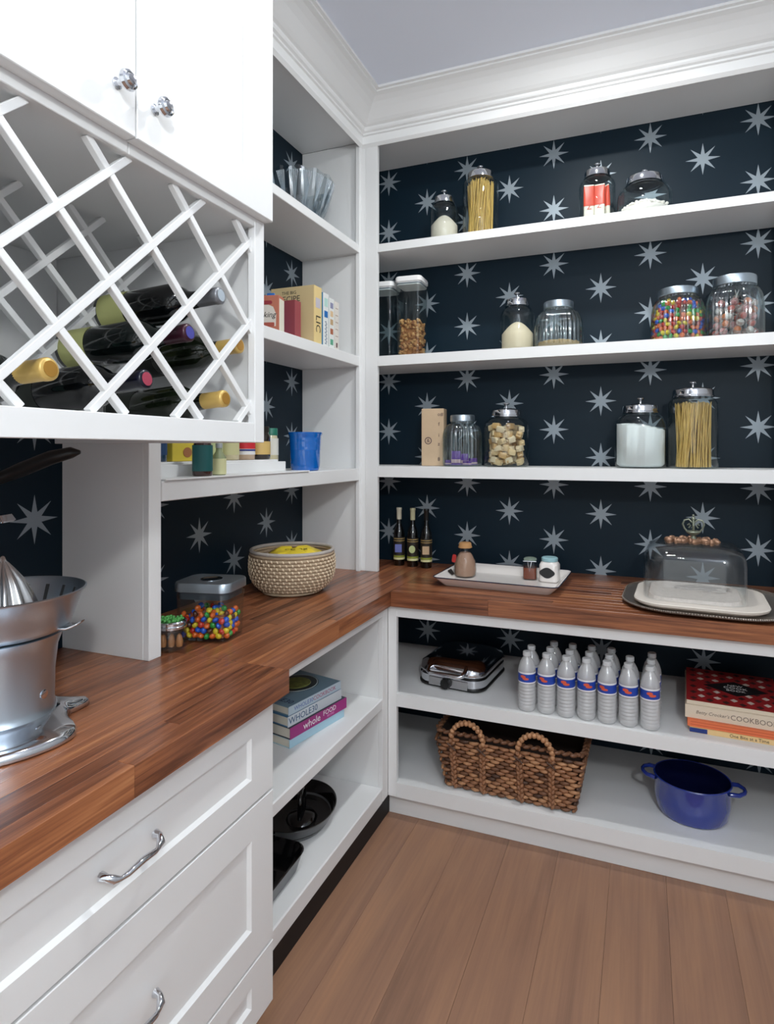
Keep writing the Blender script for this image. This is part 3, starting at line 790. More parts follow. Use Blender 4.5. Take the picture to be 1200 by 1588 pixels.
obj('lettering_band', add_prism(bmesh.new(), rrect(.22, .022, .008), 0, .0004), mat('tan_print', (176, 140, 120), .5), t, loc=(.03, -.108, .0048))
# things on the tray
zt = CT + 0.0055
t = thing('milk_bottle', 'glass bottle of brown cocoa mix with paper cap and red tag, on the tray', 'bottle', (0.489, 0.030, zt))
mp = [(0, 0), (.040, 0), (.047, .006), (.050, .030), (.046, .065), (.033, .095), (.024, .108), (.022, .122), (.025, .126), (.025, .130)]
obj('glass_body', lathe(mp + [(max(0, a - .002), b + .001) for a, b in mp[::-1]], seg=36), GLASS, t)
obj('cocoa', lathe([(0, .003), (.038, .003), (.0445, .008), (.0475, .030), (.0435, .064), (.031, .092), (.022, .104), (0, .108)], seg=32), mat('cocoa_mix', (176, 134, 112), .9, bump=.3, bscale=600), t)
obj('paper_cap', lathe([(0, .148), (.024, .147), (.027, .143), (.028, .134), (.031, .126), (.027, .124), (0, .124)], seg=18), mat('kraft', (178, 132, 84), .8), t)
obj('tag', rloft([(.026, .034, .008, 0), (.026, .034, .008, .001)]), mat('tag_red', (196, 60, 56), .5), t, loc=(-.040, -.033, .080), rot=(PI/2 - .2, 0, -.6), label='red tag on a string')
t = thing('clip_jar', 'small square clip-top glass jar of amber honey on the tray', 'jar', (0.765, 0.075, zt), 0.1)
obj('honey', rloft([(.052, .052, .010, .003), (.056, .056, .012, .008), (.056, .056, .012, .050)]), mat('honey', (120, 52, 26), .15, coat=.5), t)
bm = rloft([(.058, .058, .012, 0), (.060, .060, .013, .004), (.060, .060, .013, .062), (.050, .050, .013, .072), (.048, .048, .013, .078)], cap1=False); obj('glass_body', bm, GLASS, t)
obj('lid', rloft([(.052, .052, .02, .080), (.054, .054, .02, .083), (.052, .052, .02, .088), (.034, .034, .014, .092)]), glass('lid_glass', (215, 228, 220), boost=2.5, haze=.3, hazecol=(190, 205, 190)), t)
bm = bmesh.new()
add_tube(bm, [(-.027, -.027, .079), (.027, -.027, .079), (.027, .027, .079), (-.027, .027, .079)], .0015, seg=6, closed=True)
add_tube(bm, [(-.008, -.030, .080), (-.005, -.034, .062), (0, -.034, .036), (.005, -.034, .062), (.008, -.030, .080)], .0015, seg=6)
obj('wire_clip', bm, CHROME, t)
t = thing('spice_jar', 'white ceramic jar with pale blue lid and black chalk label on the tray', 'jar', (0.850, 0.060, zt), -0.1)
obj('body', rloft([(.070, .066, .014, 0), (.078, .074, .018, .005), (.078, .074, .018, .070), (.070, .066, .024, .080), (.066, .062, .03, .084)]), ENAM, t)
obj('lid', lathe([(0, .101), (.030, .101), (.034, .098), (.034, .085), (0, .084)], seg=28), mat('pale_blue_lid', (150, 190, 198), .4), t)
obj('chalk_label', add_prism(bmesh.new(), [(.031 * math.cos(a) * (1 + .06 * math.cos(4 * a)), .021 * math.sin(a) * (1 + .06 * math.cos(4 * a))) for a in [2 * PI * k / 28 for k in range(28)]], 0, .0012), mat('chalkboard', (40, 40, 42), .8), t, loc=(-.002, -.0372, .040), rot=(PI/2, 0, 0))

# silver tray, cake board and half-round glass dome
t = thing('silver_platter', 'large oval dark silver platter with beaded rim under the cake board', 'platter', (1.425, -0.085, CT), -0.06)
SILV = mat('tarnished_silver', (156, 146, 138), .3, metal=.8, bump=.2, bscale=60)
def dshape(w, d, r):
    return rrect(w, d, r, seg=8)
obj('plate', add_loft(bmesh.new(), [[(x_, y_, z_) for x_, y_ in dshape(w, d, r)] for w, d, r, z_ in ((.44, .40, .12, .0005), (.47, .43, .14, .003), (.545, .50, .18, .014), (.55, .505, .18, .016), (.54, .495, .18, .016), (.46, .42, .14, .006), (.44, .40, .12, .0055))]), SILV, t)
bm = bmesh.new()
pl = dshape(.546, .501, .18); acc = 0
L_ = [Vector((a, b, 0)) for a, b in rrect(.546, .501, .18, seg=40)]
per = []
for i in range(len(L_)):
    a, b = L_[i], L_[(i + 1) % len(L_)]
    d = (b - a).length; n = max(1, int(d / .0085))
    for k in range(n): per.append(a.lerp(b, k / n))
for p in per:
    m4 = Matrix.Translation((p.x, p.y, .0175)) @ Matrix.Scale(.0042, 4)
    bmesh.ops.create_icosphere(bm, subdivisions=1, radius=1, matrix=m4)
obj('beaded_rim', bm, SILV, t, kind='stuff')
t = thing('cake_board', 'white ceramic cake board with textured top under the glass dome', 'cake board', (1.41, -0.075, CT + .0065), -0.06)
BD = mat('cake_board_ceramic', (226, 216, 206), .4)
obj('board', add_loft(bmesh.new(), [[(x_, y_, z_) for x_, y_ in dshape(w, d, r)] for w, d, r, z_ in ((.40, .36, .09, 0), (.43, .39, .10, .010), (.435, .395, .10, .018), (.43, .39, .10, .020), (.415, .375, .10, .018), (.40, .36, .09, .018))]), BD, t)
random.seed(5)
bm = bmesh.new()
add_loft(bm, [[(x_, y_, .0183) for x_, y_ in dshape(.310, .295, .07)], [(x_, y_, .030) for x_, y_ in dshape(.300, .285, .07)]])
obj('embossed_pad', bm, mat('embossed_pad', (222, 208, 198), .6, bump=1.0, bscale=120, vary=.08, vscale=120), t, loc=(-.018, .010, 0))
t = thing('cake_dome', 'clear rectangular glass cake dome with an ornate metal crown finial', 'cake dome', (1.392, -0.065, CT + .0268), -0.06)
def dome_loops(o_):
    return [[(x_, y_, z_) for x_, y_ in rrect(w - o_, d - o_, r, seg=8)] for w, d, r, z_ in ((.335, .32, .07, 0.0), (.335, .32, .07, .125), (.330, .315, .07, .150), (.310, .29, .07, .172), (.26, .24, .07, .187), (.17, .15, .06, .193))]
bm = add_loft(bmesh.new(), dome_loops(0), False, True)
add_loft(bm, [[(a, b, c - (.004 if i > 3 else 0)) for a, b, c in l] for i, l in enumerate(dome_loops(.008))], False, True)
obj('glass_body', bm, DOMEG, t, angle=70)
BRZ = mat('antique_bronze', (152, 118, 96), .45, metal=.6, bump=.4, bscale=90, vary=.2, vscale=60)
random.seed(9); bm = bmesh.new()
for i in range(34):
    a = 2 * PI * i / 34; q = random.uniform(.3, 1.0)
    x_, y_ = .112 * q * math.cos(a), .060 * q * math.sin(a)
    b_ = bmesh.ops.create_icosphere(bm, subdivisions=2, radius=1, matrix=Matrix.Translation((x_, y_, .197)) @ Matrix.Rotation(random.uniform(0, 3), 4, 'Z') @ Matrix.Diagonal((random.uniform(.010, .022), .008, random.uniform(.007, .013), 1)))
obj('ornate_mount', bm, BRZ, t, label='ornate bronze leaf mount')
PEW = mat('aged_pewter', (142, 148, 132), .4, metal=.7)
bm = lathe([(0, .20), (.014, .20), (.010, .206), (.006, .214), (.020, .222), (.026, .228), (.024, .232), (.005, .234), (.005, .262), (0, .264)], seg=20)
for s in (-1, 1):
    add_tube(bm, [(s * .004, 0, .262), (s * .016, 0, .274), (s * .030, 0, .270), (s * .036, 0, .256), (s * .030, 0, .240), (s * .022, 0, .230)], .0032, seg=8)
    add_tube(bm, [(s * .020, 0, .252), (s * .014, 0, .258), (s * .010, 0, .250), (s * .016, 0, .242)], .0026, seg=8)
for a in (PI/2, -PI/2):
    add_tube(bm, [(0, math.sin(a) * .004, .262), (0, math.sin(a) * .022, .272), (0, math.sin(a) * .03, .254), (0, math.sin(a) * .02, .232)], .003, seg=8)
bmesh.ops.create_icosphere(bm, subdivisions=2, radius=.008, matrix=Matrix.Translation((0, 0, .276)))
bmesh.ops.create_icosphere(bm, subdivisions=2, radius=.0045, matrix=Matrix.Translation((0, 0, .288)))
obj('crown_finial', bm, PEW, t)

# ================================================================== BASE SHELVES, BACK RUN
B1, B2 = 0.5035, 0.1505
# waffle maker
t = thing('waffle_maker', 'chrome waffle maker with loop handle and black knob on the upper base shelf', 'waffle maker', (0.495, -0.020, B1 + .0006), -0.10)
spec = [(.27, .30, .05, .006), (.285, .32, .06, .010), (.29, .325, .06, .046)]
obj('base', rloft(spec, seg=8), CHROME, t, angle=50)
for sx in (-1, 1):
    for sy in (-1, 1):
        obj('foot', lathe([(0, 0), (.012, 0), (.013, .008), (0, .009)], seg=16), DKRUB, t, loc=(sx * .09, sy * .10, 0))
obj('base_skirt', rloft([(.292, .327, .06, .003), (.296, .331, .062, .010), (.290, .325, .06, .014)], seg=8), DKRUB, t)
obj('seam', rloft([(.276, .311, .055, .0465), (.276, .311, .055, .056)], seg=8), DKRUB, t)
obj('cover', rloft([(.286, .321, .06, .0565), (.290, .325, .062, .064), (.284, .315, .065, .084), (.24, .27, .07, .098), (.17, .20, .06, .104)], seg=8), CHROME, t, angle=60)
bm = bmesh.new()
add_tube(bm, [(-.070, -.13, .088), (-.078, -.172, .082), (-.074, -.194, .072), (-.060, -.200, .069), (.060, -.200, .069), (.074, -.194, .072), (.078, -.172, .082), (.070, -.13, .088)], .0085, seg=10)
obj('handle', bm, CHROME, t, angle=80)
obj('panel', rloft([(.17, .006, .002, .008), (.17, .006, .002, .040)]), mat('steel_plate', (190, 190, 192), .25, metal=1), t, loc=(0, -.163, 0))
obj('knob', lathe([(0, 0), (.021, 0), (.022, .004), (.019, .020), (0, .021)], seg=24, ribs=12, amp=.04), DKRUB, t, loc=(-.005, -.1665, .026), rot=(PI/2, 0, 0))
bm = bmesh.new()
add_tube(bm, [(.05, .155, .06), (.09, .170, .07), (.12, .185, .04), (.09, .20, .008), (.02, .21, .006)], .004, seg=8)
obj('power_cord', bm, DKRUB, t)

# water bottles
WAT = glass('water_body', tint=(252, 252, 253), boost=3, rough=.2, haze=.06, hazecol=(245, 248, 250))
def bottle_prof(h=0.215):
    p = [(0, 0.0005), (.020, .0005), (.027, .002), (.0315, .010)]
    z = .016
    for k in range(7):
        p += [(.0325, z), (.0325, z + .006), (.0300, z + .0085), (.0300, z + .0105)]; z += .0125
    p += [(.0325, z + .002), (.0318, z + .006), (.0318, z + .042), (.0325, z + .046), (.0315, z + .054), (.026, z + .072), (.018, z + .087), (.0135, z + .093), (.0135, z + .100)]
    return p, z
pr_, zl_ = bottle_prof()
WBL = mat('bottle_label_blue', (36, 70, 168), .35); WBR = mat('bottle_label_red', (222, 92, 62), .4); WBW = mat('bottle_label_white', (236, 236, 240), .4); CAPM = mat('cap_clear_white', (222, 224, 226), .35, trans=.2)
t0 = thing('water_bottle', 'x', 'bottle', (0, 0, B1))
obj('body', lathe(pr_, seg=32), PET, t0, angle=50)
obj('water', lathe([(0, .004), (.019, .004), (.026, .006), (.0285, .014), (.0285, zl_ + .05), (.024, zl_ + .068), (0, zl_ + .069)], seg=20), WAT, t0)
obj('cap', lathe([(0, zl_ + .113), (.013, zl_ + .113), (.0145, zl_ + .111), (.0148, zl_ + .098), (0, zl_ + .098)], seg=28, ribs=28, amp=.02), CAPM, t0)
lb = obj('label', lathe([(.0322, zl_ + .006), (.0326, zl_ + .006), (.0326, zl_ + .040), (.0322, zl_ + .040)], seg=32), WBL, t0)
obj('label_edge', lathe([(.0326, zl_ + .003), (.0329, zl_ + .003), (.0329, zl_ + .0075), (.0326, zl_ + .0075)], seg=32), WBW, lb)
obj('label_edge', lathe([(.0326, zl_ + .037), (.0329, zl_ + .037), (.0329, zl_ + .043), (.0326, zl_ + .043)], seg=32), WBW, lb)
bm = bmesh.new()
for (a0, a1, c0, c1) in ((-2.15, -1.55, .022, .033), (-1.9, -1.2, .016, .025)):
    n = 8
    vs = []
    for k in range(n + 1):
        a = a0 + (a1 - a0) * k / n; w_ = math.sin(PI * k / n) * .5 + .5
        zc = zl_ + (c0 + c1) / 2; hh = (c1 - c0) / 2 * w_
        vs.append((bm.verts.new((.0331 * math.cos(a), .0331 * math.sin(a), zc - hh)), bm.verts.new((.0331 * math.cos(a), .0331 * math.sin(a), zc + hh))))
    for k in range(n): bm.faces.new((vs[k][0], vs[k + 1][0], vs[k + 1][1], vs[k][1]))
obj('label_emblem', bm, WBR, lb)
ordn = ['leftmost', 'second from the left', 'third from the left', 'middle', 'third from the right', 'second from the right', 'rightmost']
first = True
for row, (yy, rows) in enumerate(((-.252, 'front row'), (-.180, 'second row'), (-.108, 'back row'))):
    for i in range(7):
        if row == 2 and i in (0, 5): continue
        lab = 'clear plastic water bottle with blue label, %s in the %s' % (ordn[i], rows)
        loc = (0.812 + i * .0715 + (.004 * row), yy + .003 * (i % 2), B1)
        if first:
            t0.location = loc; t0['label'] = lab; t0['group'] = 'water bottles on the upper base shelf'; first = False
        else: dup(t0, loc, (i * 37 % 7 - 3) * .12, lab, 'water bottles on the upper base shelf')

# stacked cookbooks, right
def book(name_label, x, y, z, w, d, h, rz, cover, spine_side='front', group=None, spine=None):
    """lying book: w along x, d along y, spine on -y side"""
    t = thing('cookbook', name_label, 'book', (x, y, z), rz, group)
    bm = bxm((-w/2 + .003, w/2 - .003, -d/2 + .004, d/2 - .003, .0025, h - .0025)); obj('pages', bm, PAPER, t, smooth=False)
    bm = bxm((-w/2, w/2, -d/2 + .0022, d/2, 0, .0022)); obj('cover', bm, cover, t, smooth=False)
    bm = bxm((-w/2, w/2, -d/2 + .0022, d/2, h - .0022, h)); c = obj('cover', bm, cover, t, smooth=False)
    sp = obj('spine', bxm((-w/2, w/2, -d/2, -d/2 + .002, 0, h)), spine or cover, t, smooth=False)
    return t, c, sp
bx, by = 1.515, -0.050; B1 = 0.5041
ORG = mat('book_orange', (226, 116, 72), .5); YEL = mat('book_yellow', (232, 196, 138), .5); CREAM = mat('book_cream', (222, 206, 184), .5); BLUEB = mat('book_blue', (24, 50, 120), .5)
TITLE = mat('title_grey', (120, 104, 92), .6)
t, c, sp = book('thin pale yellow cookbook with blue spine end, bottom of the right-hand pile', bx + .01, by - .01, B1, .300, .36, .017, -.04, YEL)
obj('blue_spine_end', bxm((-.150, -.095, -.1806, -.1801, .001, .016)), BLUEB, t, smooth=False)
text('lettering', 'One Bite at a Time', .015, INKK, t, (.03, -.1802, .0085), FY)
t, c, sp = book('orange cookbook, second from the bottom of the right-hand pile', bx + .005, by - .008, B1 + .0175, .300, .355, .023, -.05, ORG)
obj('spine_stripe', bxm((-.14, .148, -.1777, -.1772, .006, .008), (-.14, .148, -.1777, -.1772, .015, .017)), mat('orange_dark', (196, 84, 50), .5), t, smooth=False)
t, c, sp = book('thick cream cookbook with a long title on its spine in the right-hand pile', bx, by, B1 + .041, .300, .345, .044, -.06, CREAM)
text('lettering', "Betty Crocker's", .016, TITLE, t, (-.065, -.1727, .022), FY, shear=.25)
text('lettering', 'COOKBOOK', .024, TITLE, t, (.060, -.1727, .021), FY)
# checkered top book
RED = mat('book_red', (168, 40, 42), .4); 
t, c, sp = book('red and white checked cookbook with a black diamond title, top of the right-hand pile', bx + .005, by + .004, B1 + .0855, .300, .335, .012, -.06, RED, spine=CREAM)
CW = mat('check_cream', (228, 212, 200), .4); GR = mat('check_grey', (70, 40, 40), .5)
bm = bmesh.new(); bm2 = bmesh.new()
nx_, ny_ = 7, 7
for i in range(-nx_, nx_ + 1):
    for j in range(-ny_, ny_ + 1):
        cx_, cy_ = i * .0255, j * .0285
        if (i + j) % 2 or abs(cx_) > .135 or abs(cy_) > .150: continue
        if abs(cx_) / .11 + abs(cy_) / .075 < 1: continue
        tgt = bm if i % 2 == 0 else bm2
        add_prism(tgt, [(cx_ - .0125, cy_), (cx_, cy_ - .014), (cx_ + .0125, cy_), (cx_, cy_ + .014)], .0121, .0124)
obj('cream_checks', bm, CW, t, smooth=False, kind='stuff'); obj('dark_checks', bm2, GR, t, smooth=False, kind='stuff')
obj('title_diamond', add_prism(bmesh.new(), [(-.105, 0), (0, -.07), (.105, 0), (0, .07)], .0121, .0127), INKK, t, loc=(.012, 0, 0), smooth=False)
text('lettering', 'NEW', .022, INKW, t, (.012, .026, .0128), (0, 0, 0)); text('lettering', 'COOK', .026, INKW, t, (.012, .003, .0128), (0, 0, 0)); text('lettering', 'BOOK', .022, INKW, t, (.012, -.022, .0128), (0, 0, 0))

# ------------------------------------------------------------------ wicker basket
WK = [mat('wicker_%d' % i, c, .55, bump=.6, bscale=120, vary=.2, vscale=40) for i, c in enumerate([(142, 98, 68), (108, 72, 49), (170, 124, 88), (72, 47, 33)])]
bw, bd, bh = 0.575, 0.260, 0.232      # at the rim
t = thing('wicker_basket', 'rectangular brown woven basket with two braided loop handles on the bottom shelf', 'basket', (0.742, -0.148, B2), -0.02)
spec = [(bw - .10, bd - .07, .03, .004), (bw - .09, bd - .06, .03, .012), (bw - .022, bd - .022, .04, bh - .01), (bw - .04, bd - .04, .035, bh - .01), (bw - .11, bd - .08, .025, .016)]
obj('liner', rloft(spec, seg=4), mat('wicker_dark', (38, 24, 17), .9), t)
def wall_pt(u, zz, out=0.0):
    """u: running length along the perimeter (0..1) at height zz"""
    k = zz / bh
    w = bw - .095 + .085 * k; d = bd - .065 + .055 * k
    per_ = 2 * (w + d); s_ = (u % 1.0) * per_
    if s_ < w: return (-w/2 + s_, -d/2 - out, 0.0)
    s_ -= w
    if s_ < d: return (w/2 + out, -d/2 + s_, PI/2)
    s_ -= d
    if s_ < w: return (w/2 - s_, d/2 + out, PI)
    s_ -= w
    return (-w/2 - out, d/2 - s_, -PI/2)
lump = []
for k in range(4):
    bm = bmesh.new()
    add_tube(bm, [(-.0195, .002, 0), (-.012, -.003, 0), (0, -.0055, 0), (.012, -.003, 0), (.0195, .002, 0)], [.0035, .0062, .0072, .0062, .0035], seg=7)
    lump.append(make_mesh('weave_strand', bm, WK[k], angle=80))
random.seed(14)
nrow = 14; back = []
W0 = bw - .05; D0 = bd - .04
for r in range(nrow):
    zz = .012 + r * .0144
    n = 22
    for side, cnt in (('f', 14), ('r', 5), ('l', 3)):
        for i in range(cnt):
            k = zz / bh; w = bw - .100 + .085 * k; d = bd - .065 + .055 * k
            u = (i + .5 * (r % 2) + .25) / cnt
            if u > 1: continue
            if side == 'f': p = (-w/2 + u * w, -d/2 - .002, 0)
            elif side == 'r': p = (w/2 + .002, -d/2 + u * d, PI/2)
            else: p = (-w/2 - .002, d/2 - u * d, -PI/2)
            obj('weave_strand', random.choice(lump[:3] if random.random() < .8 else lump), None, t, (p[0], p[1], zz + random.uniform(-.0012, .0012)), (random.uniform(-.1, .1), random.uniform(-.08, .08), p[2]), scale=((w if side == 'f' else d) / cnt / .036, 1, 1.0))
def braid(bm, path, r, n, m=3):
    """plait of lumps along a path"""
    P_ = [Vector(p) for p in path]
    L = [0]
    for a, b in zip(P_, P_[1:]): L.append(L[-1] + (b - a).length)
    for i in range(n):
        s_ = L[-1] * (i + .5) / n
        j = max(k for k in range(len(L)) if L[k] <= s_); j = min(j, len(P_) - 2)
        f_ = (s_ - L[j]) / (L[j + 1] - L[j]); p = P_[j].lerp(P_[j + 1], f_); d = (P_[j + 1] - P_[j]).normalized()
        q = d.to_track_quat('X', 'Y').to_matrix().to_4x4()
        sgn = 1 if i % 2 else -1
        M4 = Matrix.Translation(p) @ q @ Matrix.Rotation(sgn * .55, 4, 'Y') @ Matrix.Translation((0, 0, sgn * r * .45)) @ Matrix.Diagonal((L[-1] / n * 1.15, r * .75, r * .62, 1))
        bmesh.ops.create_icosphere(bm, subdivisions=2, radius=1, matrix=M4)
    return bm
for cxx, nm in ((-.152, 0), (.108, 1)):
    yf = -bd / 2 - .002
    path = []
    for k in range(15):
        a = PI - PI * k / 14
        path.append((cxx + .064 * math.cos(a), yf - .004, .206 + 0.070 * math.sin(a)))
    obj('handle', braid(bmesh.new(), path, .0135, 24), WK[2], t, angle=90)
    for s in (-1, 1):
        obj('handle_braid', braid(bmesh.new(), [(cxx + s * .060, yf - .006, .206), (cxx + s * .056, -bd/2 + .016, .014)], .0125, 20), WK[0], t, angle=90)
        bm = tube([(cxx + s * .060 - .016, yf - .014, .170), (cxx + s * .06 + .016, yf - .014, .192)], .003, seg=6); add_tube(bm, [(cxx + s * .060 + .016, yf - .014, .170), (cxx + s * .06 - .016, yf - .014, .192)], .003, seg=6)
        obj('handle_tie', bm, WK[3], t)
rp = [(x_, y_, bh - .008) for x_, y_ in rrect(bw - .012, bd - .012, .035, seg=5)]
obj('rim', braid(bmesh.new(), rp + [rp[0]], .010, 110), WK[1], t, angle=90)

# blue enamelled pot
BLUE = mat('cobalt_enamel', (22, 48, 140), .12, coat=1.0); BLUI = mat('dark_blue_inside', (12, 18, 58), .15, coat=.8)
t = thing('cooking_pot', 'open cobalt blue enamel cooking pot with two side handles on the bottom shelf', 'pot', (1.385, -0.100, B2 + .0006), -0.12)
RX = .128
obj('body', lathe([(0, 0), (.100, 0), (.112, .004), (.120, .016), (.128, .060), (.130, .128), (.132, .132), (.130, .135), (.126, .134)], seg=64, sy=.86), BLUE, t)
obj('inside', lathe([(.126, .134), (.124, .120), (.116, .020), (.100, .007), (0, .006)], seg=64, sy=.86), BLUI, t)
for s in (-1, 1):
    bm = tube([(s * .122, -.038, .118), (s * .150, -.036, .121), (s * .166, -.018, .122), (s * .170, 0, .122), (s * .166, .018, .122), (s * .150, .036, .121), (s * .122, .038, .118)], [.008, .0075, .007, .007, .007, .0075, .008], seg=10)
    obj('handle', bm, BLUE, t, angle=80)

# ================================================================== LEFT WORKTOP
# coiled seagrass basket
SG = [mat('seagrass_%d' % i, c, .75, bump=.5, bscale=200) for i, c in enumerate([(196, 176, 150), (178, 156, 130), (206, 190, 166)])]
t = thing('coiled_basket', 'round coiled seagrass basket with natural stitching on the left worktop', 'basket', (-0.085, -0.440, CT), 0)
prof = [(.112, .009), (.130, .022), (.143, .035), (.152, .048), (.158, .061), (.162, .074), (.164, .087), (.165, .100), (.165, .113), (.164, .126), (.163, .139), (.162, .152)]
obj('bottom', lathe([(0, .004), (.118, .004), (.118, .012), (0, .012)], seg=40), SG[1], t)
random.seed(17)
for j, (r_, z_) in enumerate(prof):
    pts_ = [(r_ * math.cos(2 * PI * k / 60), r_ * .93 * math.sin(2 * PI * k / 60), z_) for k in range(60)]
    obj('coil', tube(pts_, .0068, seg=8, closed=True), SG[1], t, angle=90)
bm = bmesh.new()
for j, (r_, z_) in enumerate(prof[:-1]):
    n = 46
    for k in range(n):
        a = 2 * PI * (k + .5 * (j % 2)) / n
        M4 = Matrix.Translation((r_ * 1.035 * math.cos(a), r_ * 1.035 * .93 * math.sin(a), z_)) @ Matrix.Rotation(a, 4, 'Z') @ Matrix.Rotation(.5, 4, 'X') @ Matrix.Diagonal((.0035, .0042, .0078, 1))
        bmesh.ops.create_icosphere(bm, subdivisions=1, radius=1, matrix=M4)
obj('stitches', bm, mat('stitch_pale', (226, 206, 178), .7), t, angle=90, kind='stuff')
obj('rim', tube([(.161 * math.cos(2 * PI * k / 60), .161 * .93 * math.sin(2 * PI * k / 60), .163) for k in range(60)], .0075, seg=8, closed=True), mat('rim_grey', (178, 170, 164), .7, bump=.6, bscale=160), t, angle=90)
YB_ = mat('yellow_bag', (232, 206, 60), .35, bump=.5, bscale=22)
t = thing('snack_bag', 'yellow snack bag with dark lettering lying inside the round coiled basket', 'bag', (-0.075, -0.435, CT + .088), (0.10, 0.0, 0.55))
bm = bmesh.new()
L_ = []
for (k, sc, zz) in ((0, .80, 0), (1, 1.0, .018), (2, .98, .040), (3, .55, .064), (4, .15, .070)):
    L_.append([(x_ * sc, y_ * sc, .010 + zz + .007 * math.sin(7 * x_ / .1 + 3 * y_ / .1)) for x_, y_ in rrect(.225, .165, .05, seg=6)])
add_loft(bm, L_)
obj('bag', bm, YB_, t, angle=80)
text('lettering', 'COOK', .030, INKK, t, (.005, -.02, .0815), (0.0, 0, 0))

# canister of candies
t = thing('candy_canister', 'clear oblong canister with brushed steel push-button lid holding coloured candies', 'canister', (0.012, -1.022, CT), 0.20)
cw, cdp, ch = .176, .138, .172
sp_ = [(cw - .022, cdp - .022, .02, .0005), (cw - .020, cdp - .020, .022, .005), (cw - .010, cdp - .010, .024, ch - .038), (cw - .012, cdp - .012, .024, ch - .034)]
bm = rloft(sp_, cap1=False); add_loft(bm, [[(x_, y_, zz) for x_, y_ in rrect(a - .005, b - .005, rr - .002)] for a, b, rr, zz in [(s[0], s[1], s[2], s[3] + (.004 if i == 0 else 0)) for i, s in enumerate(sp_)]], True, False)
obj('clear_body', bm, GLASS, t, angle=50)
l = obj('lid', rloft([(cw - .02, cdp - .02, .024, ch - .048), (cw - .018, cdp - .018, .024, ch - .026)]), mat('lid_insert', (60, 66, 74), .3), t)
obj('steel_top', rloft([(cw, cdp, .03, ch - .0255), (cw, cdp, .03, ch - .005), (cw - .004, cdp - .004, .03, ch)], seg=8), BRUSH, l, angle=40)
obj('push_button', lathe([(.030, ch), (.033, ch + .0005), (.033, ch + .0012), (.028, ch + .0014), (.026, ch + .0005), (0, ch + .0005)], seg=32), CHROME, l)
random.seed(23)
cm2 = candy_mesh(0.0095, 0.0068)
cnt = 0
rzc = .20; CZ, SZ = math.cos(rzc), math.sin(rzc)
def put(lx, ly, lz):
    global cnt
    k = random.choice(['red', 'orange', 'yellow', 'green', 'blue', 'orange', 'blue', 'red'])
    if random.random() < .05: k = 'brown'
    o = obj('candy', cm2[k], None, None, (0.012 + lx * CZ - ly * SZ, -1.022 + lx * SZ + ly * CZ, CT + lz), (random.uniform(0, 3), random.uniform(0, 3), random.uniform(0, 3)))
    tag(o, 'one of the %s button candies in the steel-lidded canister' % k, 'candy', '%s candies in the steel-lidded canister' % k)
hw, hd = cw / 2 - .0255, cdp / 2 - .0255
lv = 0
while lv < 5:
    zz = .016 + lv * .0155
    o_ = .009 * (lv % 2)
    x_ = -hw + o_
    while x_ <= hw + .001:
        if not (lv == 4 and random.random() < .35): put(x_, -hd, zz + random.uniform(-.002, .002))
        x_ += .0182
    y_ = -hd + .0182 - o_ * .5
    while y_ <= hd + .001:
        if not (lv == 4 and random.random() < .2): put(hw, y_, zz + random.uniform(-.002, .002))
        if lv < 4: put(-hw, y_, zz + random.uniform(-.002, .002))
        y_ += .0182
    lv += 1
for i in range(34): put(random.uniform(-hw + .018, hw - .018), random.uniform(-hd + .018, hd - .018), .074 + random.uniform(-.002, .016))
tag(obj('candy_bulk', rloft([(2 * hw - .02, 2 * hd - .02, .01, .007), (2 * hw - .02, 2 * hd - .02, .01, .072)]), mat('candy_bulk', (150, 90, 60)), None, (0.012, -1.022, CT), (0, 0, rzc)), 'inner mass of candies hidden in the middle of the steel-lidded canister', 'candy', kind='stuff')

# small jar with green clover top
t = thing('glass_jar', 'small glass jar with steel rim and green stones on its lid beside the candy canister', 'jar', (-0.014, -1.152, CT))
jp = [(0, .0005), (.032, .0005), (.037, .005), (.038, .055), (.035, .062)]
obj('glass_body', lathe(jp + [(max(0, a - .003), b + .002) for a, b in jp[::-1]], seg=36), GLASS, t)
obj('lid', lathe([(0, .060), (.037, .060), (.040, .063), (.040, .069), (.038, .071), (.040, .073), (.040, .080), (.037, .083), (.033, .080), (0, .080)], seg=36), CHROME, t)
bm = bmesh.new(); random.seed(2)
for i in range(46):
    a = random.uniform(0, 2 * PI); q = math.sqrt(random.random()) * .031
    bmesh.ops.create_icosphere(bm, subdivisions=1, radius=random.uniform(.004, .006), matrix=Matrix.Translation((q * math.cos(a), q * math.sin(a), .084 + .003 * random.random())))
obj('green_stones', bm, mat('green_stone', (76, 150, 74), .4), t, angle=90, kind='stuff')
for i in range(3):
    o = thing('nut', ['brown nut at the left inside the small jar', 'brown nut in the middle of the small jar', 'brown nut at the right inside the small jar'][i], 'nut', (-0.014 + (-.018, .002, .020)[i], -1.152 - .012 + .01 * i, CT + .0065))
    bm = lathe([(0, 0), (.008, .003), (.010, .016), (.006, .034), (0, .040)], seg=14); obj('shell', bm, mat('nut_brown', (176, 116, 72), .5), o)

